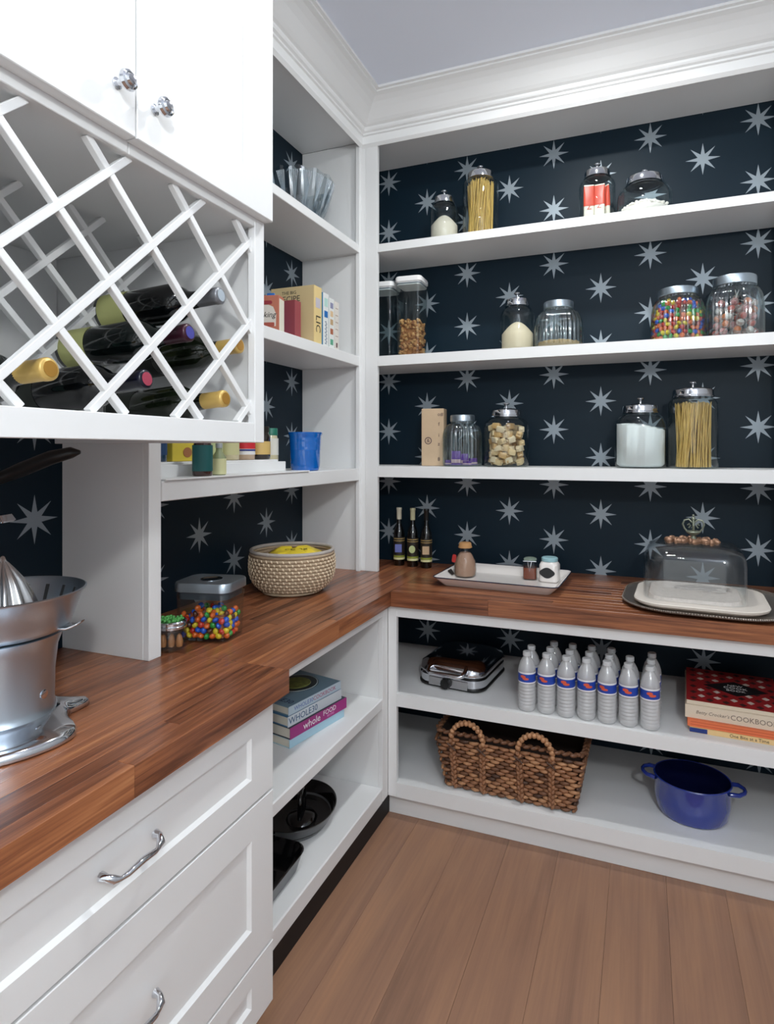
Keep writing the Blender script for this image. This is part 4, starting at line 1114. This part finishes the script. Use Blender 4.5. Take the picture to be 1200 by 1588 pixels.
# ------------------------------------------------------------------ citrus press
t = thing('citrus_press', 'brushed steel lever citrus press on the near left worktop', 'citrus press', (0.025, -1.640, CT))
def lobes(z, sc=1.0):
    out = []
    for k in range(120):
        a = 2 * PI * k / 120
        b = (a + PI / 2) % PI - PI / 2           # the base repeats after half a turn
        def ang(c): return abs((b - c + PI / 2) % PI - PI / 2)
        r = .112 + .058 / (1 + (ang(math.radians(-24)) / .80) ** 8) + .046 * math.exp(-(ang(math.radians(68)) / .16) ** 2)
        out.append((r * sc * math.cos(a), r * sc * math.sin(a), z))
    return out
obj('base', add_loft(bmesh.new(), [lobes(.0005, .97), lobes(.003, 1.0), lobes(.012, 1.0), lobes(.020, .955), [(.098 * math.cos(2 * PI * k / 120), .098 * math.sin(2 * PI * k / 120), .034) for k in range(120)]]), CHROME, t, angle=50, label='polished lobed base')
obj('body', lathe([(.096, .030), (.092, .034), (.088, .050), (.089, .11), (.094, .16), (.103, .186), (.106, .190), (.100, .192), (0, .192)], seg=64), BRUSH, t, angle=50)
obj('button', lathe([(0, 0), (.008, 0), (.009, .003), (0, .006)], seg=14), CHROME, t, loc=(.084, .022, .075), rot=(0, PI/2, .25))
obj('bowl', lathe([(.100, .193), (.112, .197), (.118, .206), (.124, .222), (.139, .268), (.145, .2715), (.146, .2745), (.143, .276), (.138, .272), (.120, .224), (.108, .206), (0, .203)], seg=72), BRUSH, t, angle=50)
bm = bmesh.new()
for k in range(20):
    a = 2 * PI * k / 20
    add_loft(bm, [[(r_ * math.cos(a + s * w_), r_ * math.sin(a + s * w_), z_) for s in (-1, 1)] + [((r_ + .0008) * math.cos(a + s * w_), (r_ + .0008) * math.sin(a + s * w_), z_) for s in (1, -1)] for r_, z_, w_ in ((.1200, .226, .03), (.1320, .260, .03))])
obj('strainer_slots', bm, mat('slot_dark', (40, 40, 42), .6), t, smooth=False, kind='stuff')
# spout / clip
sp2 = add_loft(bmesh.new(), [[(x0_, y_ * w_, z_) for y_, z_ in ((-1, z0_), (1, z0_), (1, z0_ + .004), (-1, z0_ + .004))] for x0_, w_, z0_ in ((.100, .022, .202), (.128, .020, .200), (.145, .014, .206), (.152, .008, .211))])
obj('spout_clip', bevel(sp2, .0012, 2), CHROME, t, rot=(0, 0, .45))
bm = lathe([(0, .346), (.003, .344), (.006, .336), (.010, .331), (.018, .320), (.034, .296), (.048, .264), (.056, .240), (.060, .222), (.060, .216), (0, .216)], seg=96, ribs=12, amp=.10)
obj('reamer', bm, mat('satin_steel', (205, 205, 206), .22, metal=1), t, angle=60)
# column, lever and pressing arm
bm = bmesh.new(); add_tube(bm, [(-.118, -.03, .02), (-.118, -.03, .46)], .013, seg=16); add_tube(bm, [(-.150, .02, .02), (-.150, .02, .46)], .013, seg=16)
obj('column', bm, BRUSH, t, loc=(-.035, .03, 0))
bm = bmesh.new(); add_tube(bm, [(-.145, -.01, .465), (-.10, -.02, .475), (-.045, -.02, .482)], [.018, .015, .012], seg=14)
obj('lever_arm', bm, CHROME, t, loc=(-.035, .03, 0))
bm = bmesh.new(); add_tube(bm, [(-.075, .012, .486), (-.068, .016, .489), (0, .035, .516), (.06, .052, .540), (.105, .064, .551), (.122, .070, .552)], [.009, .012, .0155, .0150, .0120, .004], seg=16)
obj('lever_grip', bm, DKRUB, t, angle=80, loc=(-.035, .03, 0))
bm = add_loft(bmesh.new(), [[(x_, y_, z_) for x_, y_ in rrect(w, d, .01)] for w, d, z_ in ((.11, .05, .402), (.115, .055, .405), (.10, .05, .418))]); 
obj('pressing_bracket', bm, CHROME, t, loc=(-.130, .045, 0), rot=(0, 0, .4))

# ================================================================== LEFT BOOKCASE CONTENTS
# crystal bowls
def crystal(label, x, y, z, sc):
    t = thing('crystal_bowl', label, 'bowl', (x, y, z)); 
    bm = bmesh.new(); n = 72; rings = []
    prof_ = [(.045, 0.0), (.058, .004), (.070, .022), (.082, .045), (.092, .070), (.101, .100), (.108, .130), (.112, .150)]
    for j, (r_, z_) in enumerate(prof_):
        ring = []
        for i in range(n):
            a = 2 * PI * i / n
            amp = .035 * abs(math.sin(a * 12)) if j >= 4 else .05 * abs(math.sin(a * 9 + (j % 2) * PI / 2))
            zz = z_ + (.008 * abs(math.cos(a * 6)) if j == 7 else 0)
            rr = r_ * (1 - amp)
            ring.append(bm.verts.new((rr * math.cos(a) * sc, rr * math.sin(a) * sc, zz * sc + .0005)))
        rings.append(ring)
    c0 = bm.verts.new((0, 0, .0005))
    for i in range(n): bm.faces.new((c0, rings[0][(i + 1) % n], rings[0][i]))
    for a, b in zip(rings, rings[1:]):
        for i in range(n): bm.faces.new((a[i], a[(i + 1) % n], b[(i + 1) % n], b[i]))
    o = obj('cut_glass', bm, CUT, t, smooth=True, angle=12)
    obj('inner_wall', lathe([(0, .012 * sc), (.060 * sc, .016 * sc), (.082 * sc, .07 * sc), (.102 * sc, .150 * sc)], seg=40), CUT, t)
    bm = bmesh.new()
    for k in range(16):
        a = 2 * PI * k / 16
        for q in range(5):
            b = a + (q - 2) * .055
            add_tube(bm, [(.079 * sc * math.cos(a), .079 * sc * math.sin(a), .052 * sc), (.1115 * sc * math.cos(b), .1115 * sc * math.sin(b), .143 * sc)], [.0012, .0026], seg=5)
    obj('cut_fans', bm, glass('cut_bright', tint=(215, 225, 232), boost=8, rough=.1, haze=.35, hazecol=(235, 240, 245)), t, kind='stuff')
    return t
crystal('large cut crystal bowl with fluted fans on the top left shelf', -.150, -.285, 2.411, 1.30)

# boxes and cookbooks on the second left shelf
z2 = 1.9001
t = thing('baking_soda_box', 'small orange box with a rounded white label reading Baking, on the left shelf', 'box', (-.075, -.545, z2), (0, 0, .22))
OB = mat('orange_box', (186, 112, 90), .6)
bm = bxm((-.095, .010, -.026, .026, 0, .152)); bevel(bm, .0015, 1); obj('carton', bm, OB, t)
obj('side_panel', bxm((.0101, .0105, -.024, .024, .002, .140)), mat('side_cream', (226, 222, 206), .6), t, smooth=False)
arch = [(-.040, -.045), (.040, -.045), (.042, .0), (.030, .028), (.012, .036), (-.012, .036), (-.030, .028), (-.042, .0)]
obj('label_panel', add_prism(bmesh.new(), arch, 0, .0005), mat('label_white', (214, 206, 196), .6), t, loc=(-.043, -.0262, .080), rot=(PI/2, 0, 0))
obj('label_badge', add_prism(bmesh.new(), rrect(.052, .013, .006), 0, .0006), mat('badge_red', (150, 50, 60), .5), t, loc=(-.043, -.0266, .125), rot=(PI/2, 0, 0))
obj('label_ribbon', add_prism(bmesh.new(), rrect(.070, .015, .004), 0, .0006), mat('badge_rust', (170, 84, 70), .5), t, loc=(-.043, -.0266, .042), rot=(PI/2, 0, 0))
text('lettering', 'Baking', .030, INKK, t, (-.043, -.0269, .078), FY, shear=.3)
t = thing('blue_bag', 'blue wrapped packet peeking out behind the small orange box', 'packet', (-.150, -.490, z2), .2)
obj('wrapper', rloft([(.09, .03, .01, 0), (.09, .04, .015, .08), (.03, .008, .003, .185)]), mat('blue_wrap', (40, 110, 190), .35), t)
def upright(label, x, y, z, th, d, h, cover, spinec, name='cookbook', cat='book', rz=0.0, grp=None):
    """standing book, spine facing +x, thickness along y"""
    t = thing(name, label, cat, (x, y, z), rz, grp)
    obj('pages', bxm((-d + .004, -.003, -th/2 + .0025, th/2 - .0025, .003, h - .004)), PAPER, t, smooth=False)
    for s in (-1, 1):
        obj('cover', bxm((-d, -.0021, min(s * th/2, s * (th/2 - .0022)), max(s * th/2, s * (th/2 - .0022)), 0, h)), cover, t, smooth=False)
    obj('spine', bevel(bxm((-.002, 0, -th/2, th/2, 0, h)), .0008, 1), spinec, t, smooth=False)
    return t
RB = mat('book_rose', (152, 72, 78), .5); BE = mat('book_beige', (210, 188, 142), .55); WB = mat('book_white', (226, 228, 226), .5); TEAL = mat('book_bluecover', (54, 140, 190), .5)
upright('dull red cookbook standing between the small orange box and the beige book', -.060, -.438, z2, .042, .15, .160, RB, RB)
t = upright('tall thick beige cookbook with dark title lettering on the left shelf', -.025, -.345, z2, .060, .205, .238, BE, mat('spine_beige', (226, 200, 140), .55))
BIGT = mat('title_brown', (64, 60, 58), .6)
text('lettering', 'THE BIG', .019, BIGT, t, (-.118, -.0302, .214), FY); text('lettering', 'RECIPE', .034, BIGT, t, (-.118, -.0302, .188), FY)
text('lettering', 'LIC', .050, INKK, t, (.0003, 0, .085), (PI/2, PI/2, PI/2) if False else (0, PI/2, 0), sx=1.0)
obj('spine_picture', bxm((0, .0006, -.018, .018, .150, .190)), mat('spine_lilac', (196, 190, 200), .5), t, smooth=False)
t = upright('tall white cookbook with blue cover edges and a small blue square on its spine', -.025, -.280, z2, .046, .19, .226, TEAL, WB)
obj('spine_square', bxm((0, .0006, -.014, .014, .125, .152)), mat('spine_blue', (20, 104, 176), .5), t, smooth=False)
obj('spine_picture', bxm((0, .0006, -.014, .014, .170, .205)), mat('spine_mint', (180, 214, 206), .5), t, smooth=False)
obj('spine_print', bxm(*[(0, .0005, -.009 + .006 * (q % 2), .004 + .004 * (q % 2), .014 + q * .0075, .018 + q * .0075) for q in range(13)]), mat('ink_slate', (90, 110, 136), .5), t, smooth=False)
t = upright('white cookbook with dark top edge and food pictures on its spine', -.025, -.232, z2, .042, .18, .216, mat('book_teal_dark', (40, 80, 96), .5), WB)
for q, (zc_, c_) in enumerate(((.185, (140, 140, 170)), (.150, (220, 190, 150)), (.115, (190, 160, 120)), (.075, (170, 100, 70)), (.030, (90, 160, 130)))):
    obj('spine_picture', bxm((0, .0006, -.012, .012, zc_ - .012, zc_ + .012)), mat('sp_pic_%d' % q, c_, .5), t, smooth=False)
t = upright('rightmost white cookbook with a pale patterned spine on the left shelf', -.025, -.188, z2, .038, .18, .212, mat('book_offwhite', (222, 216, 206), .5), mat('spine_offwhite', (220, 214, 206), .5, vary=.08, vscale=60))
for q in range(5):
    obj('spine_line', bxm((0, .0006, -.011, .011, .06 + q * .03, .064 + q * .03)), mat('sp_line', (180, 160, 148), .5), t, smooth=False)
obj('spine_mark', bxm((0, .0006, -.006, .006, .014, .034)), mat('sp_mark', (110, 80, 80), .5), t, smooth=False)

# third left shelf: tiered riser with condiment bottles, crock
z3 = 1.386
t = thing('spice_riser', 'long white stepped riser standing on the third left shelf', 'riser', (0, 0, z3 + .0005))
obj('step', bevel(bxm((-.300, -.205, -1.180, -.520, 0, .075)), .002, 1), WHITEP, t)
obj('step', bevel(bxm((-.2045, -.110, -1.180, -.500, 0, .048)), .002, 1), WHITEP, t)
obj('back_lip', bevel(bxm((-.1095, -.085, -1.190, -.485, 0, .040)), .002, 1), WHITEP, t)
t = tag(obj('shelf_liner_board', bevel(bxm((-.084, .004, -1.190, -.455, 0, .005)), .001, 1), WHITEP, None, (0, 0, z3 + .0005)), 'thin white board lying in front of the stepped riser', 'board')
def cond(label, kind, x, y, z, r, h, gcol, lcol, capcol, grp='condiments on the white riser', l0=.15, l1=.7):
    t = thing('condiment_bottle' if h > .11 else 'condiment_jar', label, 'bottle' if h > .11 else 'jar', (x, y, z), 0, grp)
    gm = mat('contents_%d_%d_%d' % gcol, gcol, .12, coat=.7)
    if kind == 'jar': pr = [(0, 0), (r * .9, 0), (r, .004), (r, h * .70), (r * .86, h * .80), (r * .84, h * .84)]; ct = .84
    else: pr = [(0, 0), (r * .9, 0), (r, .004), (r, h * .55), (r * .45, h * .74), (r * .40, h * .86)]; ct = .86
    obj('body', lathe(pr + [(0, h * ct)], seg=28), gm, t, angle=50)
    rc = r * (.9 if kind == 'jar' else .48)
    obj('cap', lathe([(0, h), (rc * .95, h), (rc, h - .002), (rc, h * ct - .001), (0, h * ct - .001)], seg=24), mat('cap_%d_%d_%d' % capcol, capcol, .4), t)
    if lcol:
        lb_ = obj('label', lathe([(r * 1.003, h * l0), (r * 1.02, h * l0), (r * 1.02, h * l1 * .78), (r * 1.003, h * l1 * .78)], seg=28), mat('lab_%d_%d_%d' % lcol, lcol, .5), t)
        return t, lb_
    return t, None
zr = z3 + .049
cond('narrow dark blue bottle at the left end of the riser', 'jar', -.150, -1.065, zr, .026, .135, (26, 60, 90), (40, 70, 110), (20, 30, 50))
t = thing('seasoning_packet', 'yellow and green food packet with a picture, standing on the riser', 'packet', (-.150, -.965, zr), .12, 'condiments on the white riser')
bm = bevel(bxm((-.012, .012, -.062, .062, 0, .105)), .002, 1); obj('carton', bm, mat('pk_yellow', (224, 200, 70), .5), t)
obj('printed_top', bxm((.0121, .0126, -.060, .060, .070, .103)), mat('pk_cream', (214, 204, 170), .5), t, smooth=False)
obj('printed_band', bxm((.0127, .0131, -.058, .040, .060, .072)), mat('pk_green', (70, 130, 60), .5), t, smooth=False)
obj('printed_picture', add_prism(bmesh.new(), [(.022 * math.cos(a), .016 * math.sin(a)) for a in [2 * PI * k / 16 for k in range(16)]], 0, .0006), mat('pk_meat', (170, 110, 70), .6), t, loc=(.0127, .010, .028), rot=(PI/2, 0, PI/2))
text('lettering', 'Classic', .018, mat('pk_red', (190, 70, 50), .5), t, (.0133, -.01, .088), FX)
cond('slim dark jar with blue lid behind the dark green bottle', 'jar', -.240, -.900, z3 + .076, .030, .105, (30, 40, 60), None, (24, 60, 140))
cond('clear jar of green olives on the riser', 'jar', -.150, -.825, zr, .033, .120, (150, 170, 110), (196, 206, 150), (190, 190, 190))
t_, lb_ = cond('jar with blue lid and cream picture label on the riser', 'jar', -.150, -.742, zr, .036, .122, (214, 200, 160), (206, 200, 150), (30, 90, 190))
obj('label_top', lathe([(.0369, .062), (.0374, .062), (.0374, .082), (.0369, .082)], seg=28), mat('lab_topblue', (60, 130, 210), .5), lb_)
t_, lb_ = cond('jar with white label banded red and navy on the riser', 'jar', -.150, -.652, zr, .036, .125, (196, 168, 140), (232, 230, 228), (235, 235, 238))
obj('label_band', lathe([(.0369, .040), (.0375, .040), (.0375, .062), (.0369, .062)], seg=28), mat('band_red', (206, 40, 50), .5), lb_)
obj('label_band', lathe([(.0369, .032), (.0375, .032), (.0375, .038), (.0369, .038)], seg=28), mat('band_navy', (36, 50, 130), .5), lb_)
t_, lb_ = cond('dark jar with broad gold label on the riser', 'jar', -.150, -.560, zr, .038, .125, (34, 26, 20), (206, 174, 106), (30, 26, 22))
cond('clear dressing bottle with green cap at the right end of the riser', 'jar', -.160, -.505 + .03, zr - .049 + .0005, .028, .170, (206, 196, 160), (214, 212, 202), (30, 110, 90), l0=.38, l1=.98)
t_, lb_ = cond('tall dark green sauce bottle standing in front of the riser', 'jar', -.035, -1.005, z3 + .006, .029, .122, (60, 24, 16), (24, 92, 92), (70, 74, 80), grp='bottles in front of the riser', l0=.12, l1=.98)
t_, lb_ = cond('small pale yellow label bottle standing in front of the riser', 'bottle', -.040, -.925, z3 + .006, .022, .100, (150, 160, 120), (222, 220, 170), (170, 176, 180), grp='bottles in front of the riser', l0=.02, l1=.66)
# blue crock
t = thing('utensil_crock', 'glossy cobalt blue ceramic crock on the third left shelf', 'crock', (-.085, -.345, z3))
CRK = mat('crock_blue', (6, 98, 186), .1, coat=1.0)
obj('body', lathe([(0, 0.0005), (.052, .0005), (.056, .003), (.060, .020), (.062, .080), (.0625, .083), (.063, .086), (.0625, .089), (.064, .115), (.0645, .118), (.064, .122), (.066, .142), (.0705, .152), (.0705, .157), (.066, .157), (.060, .140), (.054, .012), (0, .010)], seg=56), CRK, t)

# ================================================================== LEFT BASE SHELVES
zb_ = 0.4991
def lbook(label, x, y, z, w, d, h, rz, cover, spine, grp='cookbooks stacked on the left base shelf'):
    """lying book: spine faces +x; d along y"""
    t = thing('cookbook', label, 'book', (x, y, z), rz, grp)
    obj('pages', bxm((-w/2 + .003, w/2 - .003, -d/2 + .003, d/2 - .003, .0025, h - .0025)), PAPER, t, smooth=False)
    obj('cover', bxm((-w/2, w/2 - .0021, -d/2, d/2, 0, .0022)), cover, t, smooth=False)
    obj('cover', bxm((-w/2, w/2 - .0021, -d/2, d/2, h - .0022, h)), cover, t, smooth=False)
    obj('spine', bxm((w/2 - .002, w/2, -d/2, d/2, 0, h)), spine, t, smooth=False)
    return t
PALE = mat('book_palecyan', (170, 205, 222), .45); MAG = mat('book_magenta', (158, 44, 122), .45); GREYB = mat('book_greyblue', (120, 150, 168), .4); LB = mat('book_lightblue', (186, 208, 216), .45)
sx_, sy_ = .045, -.648
t = lbook('pale blue cookbook at the bottom of the left stack', sx_ + .012, sy_, zb_, .230, .275, .030, -.2, LB, PALE)
t = lbook('magenta cookbook reading whole food, second from the bottom', sx_ + .014, sy_ + .004, zb_ + .0305, .235, .285, .037, -.2, mat('book_dark', (50, 60, 70), .5), MAG)
text('lettering', 'whole', .034, INKW, t, (.1176, -.040, .019), FX); text('lettering', 'FOOD', .024, INKW, t, (.1176, .050, .024), FX); text('lettering', 'RECIPES', .0105, mat('pink_print', (226, 150, 200), .5), t, (.1176, .055, .009), FX)
t = lbook('white cookbook with large blue title, third in the left stack', sx_ + .008, sy_ - .004, zb_ + .068, .225, .268, .034, -.2, mat('book_steelblue', (70, 120, 160), .4), mat('spine_white', (208, 216, 222), .5))
text('lettering', 'WHOLE30', .030, mat('title_blue', (40, 84, 124), .5), t, (.1126, -.062, .017), FX)
t = lbook('grey-blue cookbook with a food picture cover, on top of the left stack', sx_ + .005, sy_, zb_ + .1025, .225, .262, .028, -.2, GREYB, mat('spine_paleblue', (186, 204, 216), .5))
text('lettering', 'WHOLE30', .020, mat('title_lilac', (90, 110, 180), .5), t, (.1126, -.060, .014), FX); text('lettering', 'COOKBOOK', .020, mat('title_rose', (170, 70, 110), .5), t, (.1126, .045, .014), FX)
obj('cover_picture', lathe([(0, 0), (.078, 0), (.080, .0004), (.060, .0008), (0, .0006)], seg=36), mat('plate_dark', (34, 46, 50), .3), t, loc=(-.010, .030, .0281))
obj('cover_picture', lathe([(0, 0), (.052, 0), (.050, .002), (.02, .003), (0, .003)], seg=24), mat('food_green', (104, 110, 56), .6, vary=.5, vscale=70), t, loc=(-.010, .030, .0289))
obj('cover_picture', lathe([(.074, .0), (.077, .0), (.077, .0012), (.074, .0012)], seg=36), mat('plate_rim', (190, 206, 210), .3), t, loc=(-.010, .030, .0286))
text('lettering', 'WHOLE30', .034, mat('title_deep', (40, 50, 90), .5), t, (.02, -.098, .0284), (0, 0, 0))

# black pans on the bottom left shelf
GREYP = mat('pan_grey_side', (104, 106, 108), .28, metal=.6)
zp = .150
t = thing('grill_pan', 'oval black enamel casserole with grey outside and a looped lid handle, at the back', 'pan', (.060, -.640, zp), .35)
obj('body', lathe([(0, 0.0005), (.100, .0005), (.112, .004), (.128, .030), (.140, .056), (.143, .058), (.143, .061)], seg=64, sy=1.12), GREYP, t)
obj('inside', lathe([(.143, .061), (.140, .062), (.136, .058), (.122, .018), (.105, .012), (0, .011)], seg=64, sy=1.12), BLACK, t)
bm = tube([(.02, -.035, .020), (.022, -.035, .075), (.02, -.028, .100), (.02, 0, .112), (.02, .028, .100), (.022, .035, .075), (.02, .035, .020)], .008, seg=10); add_lathe(bm, [(0, .012), (.055, .012), (.045, .026), (0, .030)], seg=30, cx=.02)
obj('handle', bm, BLACK, t, angle=70)
t = thing('baking_dish', 'square black roasting dish with grey outside, at the front of the bottom left shelf', 'dish', (.108, -.965, zp), .04)
obj('body', rloft([(.185, .24, .03, .0005), (.20, .25, .035, .006), (.235, .29, .05, .062), (.240, .295, .05, .064)], seg=6, cap1=False), GREYP, t)
obj('inside', rloft([(.240, .295, .05, .064), (.232, .287, .048, .066), (.226, .28, .048, .060), (.19, .24, .034, .012)], seg=6, cap0=False), BLACK, t)
bm = tube([(0, .05, .012), (0, .06, .085), (0, .09, .105), (0, .125, .085), (0, .130, .064)], .008, seg=10)
obj('handle', bm, BLACK, t, angle=70)

# ================================================================== WINE BOTTLES IN THE RACK
def wine(label, y, z, xe, yaw, cap, capc, glassc, labc, r=.043, tilt=0.085, punt=None):
    """lying bottle, mouth toward +x at xe"""
    t = thing('wine_bottle', label, 'bottle', (xe, y, z), (0, -tilt, yaw), 'wine bottles in the diamond rack')
    pr = [(0, .305), (r * .85, .304), (r, .298), (r, .120), (r * .93, .108), (r * .70, .090), (r * .48, .078), (.0190, .068), (.0175, .050), (.0175, .012), (0, .012)]
    bm = lathe([(a, -b) for a, b in pr[::-1]], seg=36)
    bm.transform(Matrix.Rotation(PI / 2, 4, 'Y'))
    obj('bottle', bm, glassc, t, angle=50)
    bm = lathe([(a, -b) for a, b in [(0, 0), (.0160, 0), (.0182, .002), (.0188, .004), (.0188, .012), (.0178, .016), (.0180, .060), (.0194, .072), (.0185, .072), (0, .06)]], seg=28)
    bm.transform(Matrix.Rotation(PI / 2, 4, 'Y'))
    c = obj('foil_cap', bm, cap, t, angle=50)
    bm = lathe([(0, .0004), (.013, .0004), (.013, .0010), (.006, .0013), (0, .0010)], seg=20); bm.transform(Matrix.Rotation(PI / 2, 4, 'Y'))
    obj('cap_seal', bm, capc, c)
    bm = lathe([(a, -b) for a, b in [(r * 1.002, .225), (r * 1.012, .225), (r * 1.012, .290), (r * 1.002, .290)]], seg=36)
    bm.transform(Matrix.Rotation(PI / 2, 4, 'Y'))
    obj('label', bm, labc, t)
    return t
GG = mat('green_wine_glass', (6, 14, 14), .08, coat=.3); GB = mat('black_wine_glass', (5, 7, 10), .08, coat=.3); GO = mat('olive_wine_glass', (16, 22, 12), .1, coat=.3)
GOLDF = mat('gold_foil_cap', (206, 172, 98), .35, metal=.25); SILF = mat('pewter_foil', (130, 132, 138), .3, metal=.5); MARF = mat('maroon_foil', (58, 22, 38), .3, metal=.2); DRKF = mat('navy_foil', (14, 16, 34), .25)
LCR = mat('wine_label_cream', (168, 170, 112), .6); LMI = mat('wine_label_mint', (140, 176, 166), .6); LDK = mat('wine_label_dark', (30, 34, 30), .5)
GS = mat('gold_seal', (176, 130, 56), .4, metal=.4); BS = mat('blue_seal', (70, 70, 150), .4); WS = mat('grey_seal_cap', (170, 180, 190), .4); RS = mat('red_seal', (160, 60, 80), .4)
wine('wine bottle with long gold foil cap at the lower left of the rack', -1.782, 1.598, .345, .12, GOLDF, GS, GG, LMI)
wine('black wine bottle with navy cap and red seal, low in the middle of the rack', -1.590, 1.604, .345, .10, DRKF, RS, GB, LDK)
wine('wine bottle with maroon cap and violet seal in the middle of the rack', -1.486, 1.710, .352, .10, MARF, BS, GG, LCR)
wine('wine bottle with pewter grey cap, highest in the rack', -1.395, 1.808, .355, .10, SILF, WS, GB, LCR)
wine('wine bottle with short gold cap beside the right frame of the rack', -1.318, 1.713, .345, .02, GOLDF, GS, GO, LDK, r=.042)
wine('wine bottle with gold cap at the lower right of the rack', -1.392, 1.583, .365, .04, GOLDF, GS, GO, LDK)
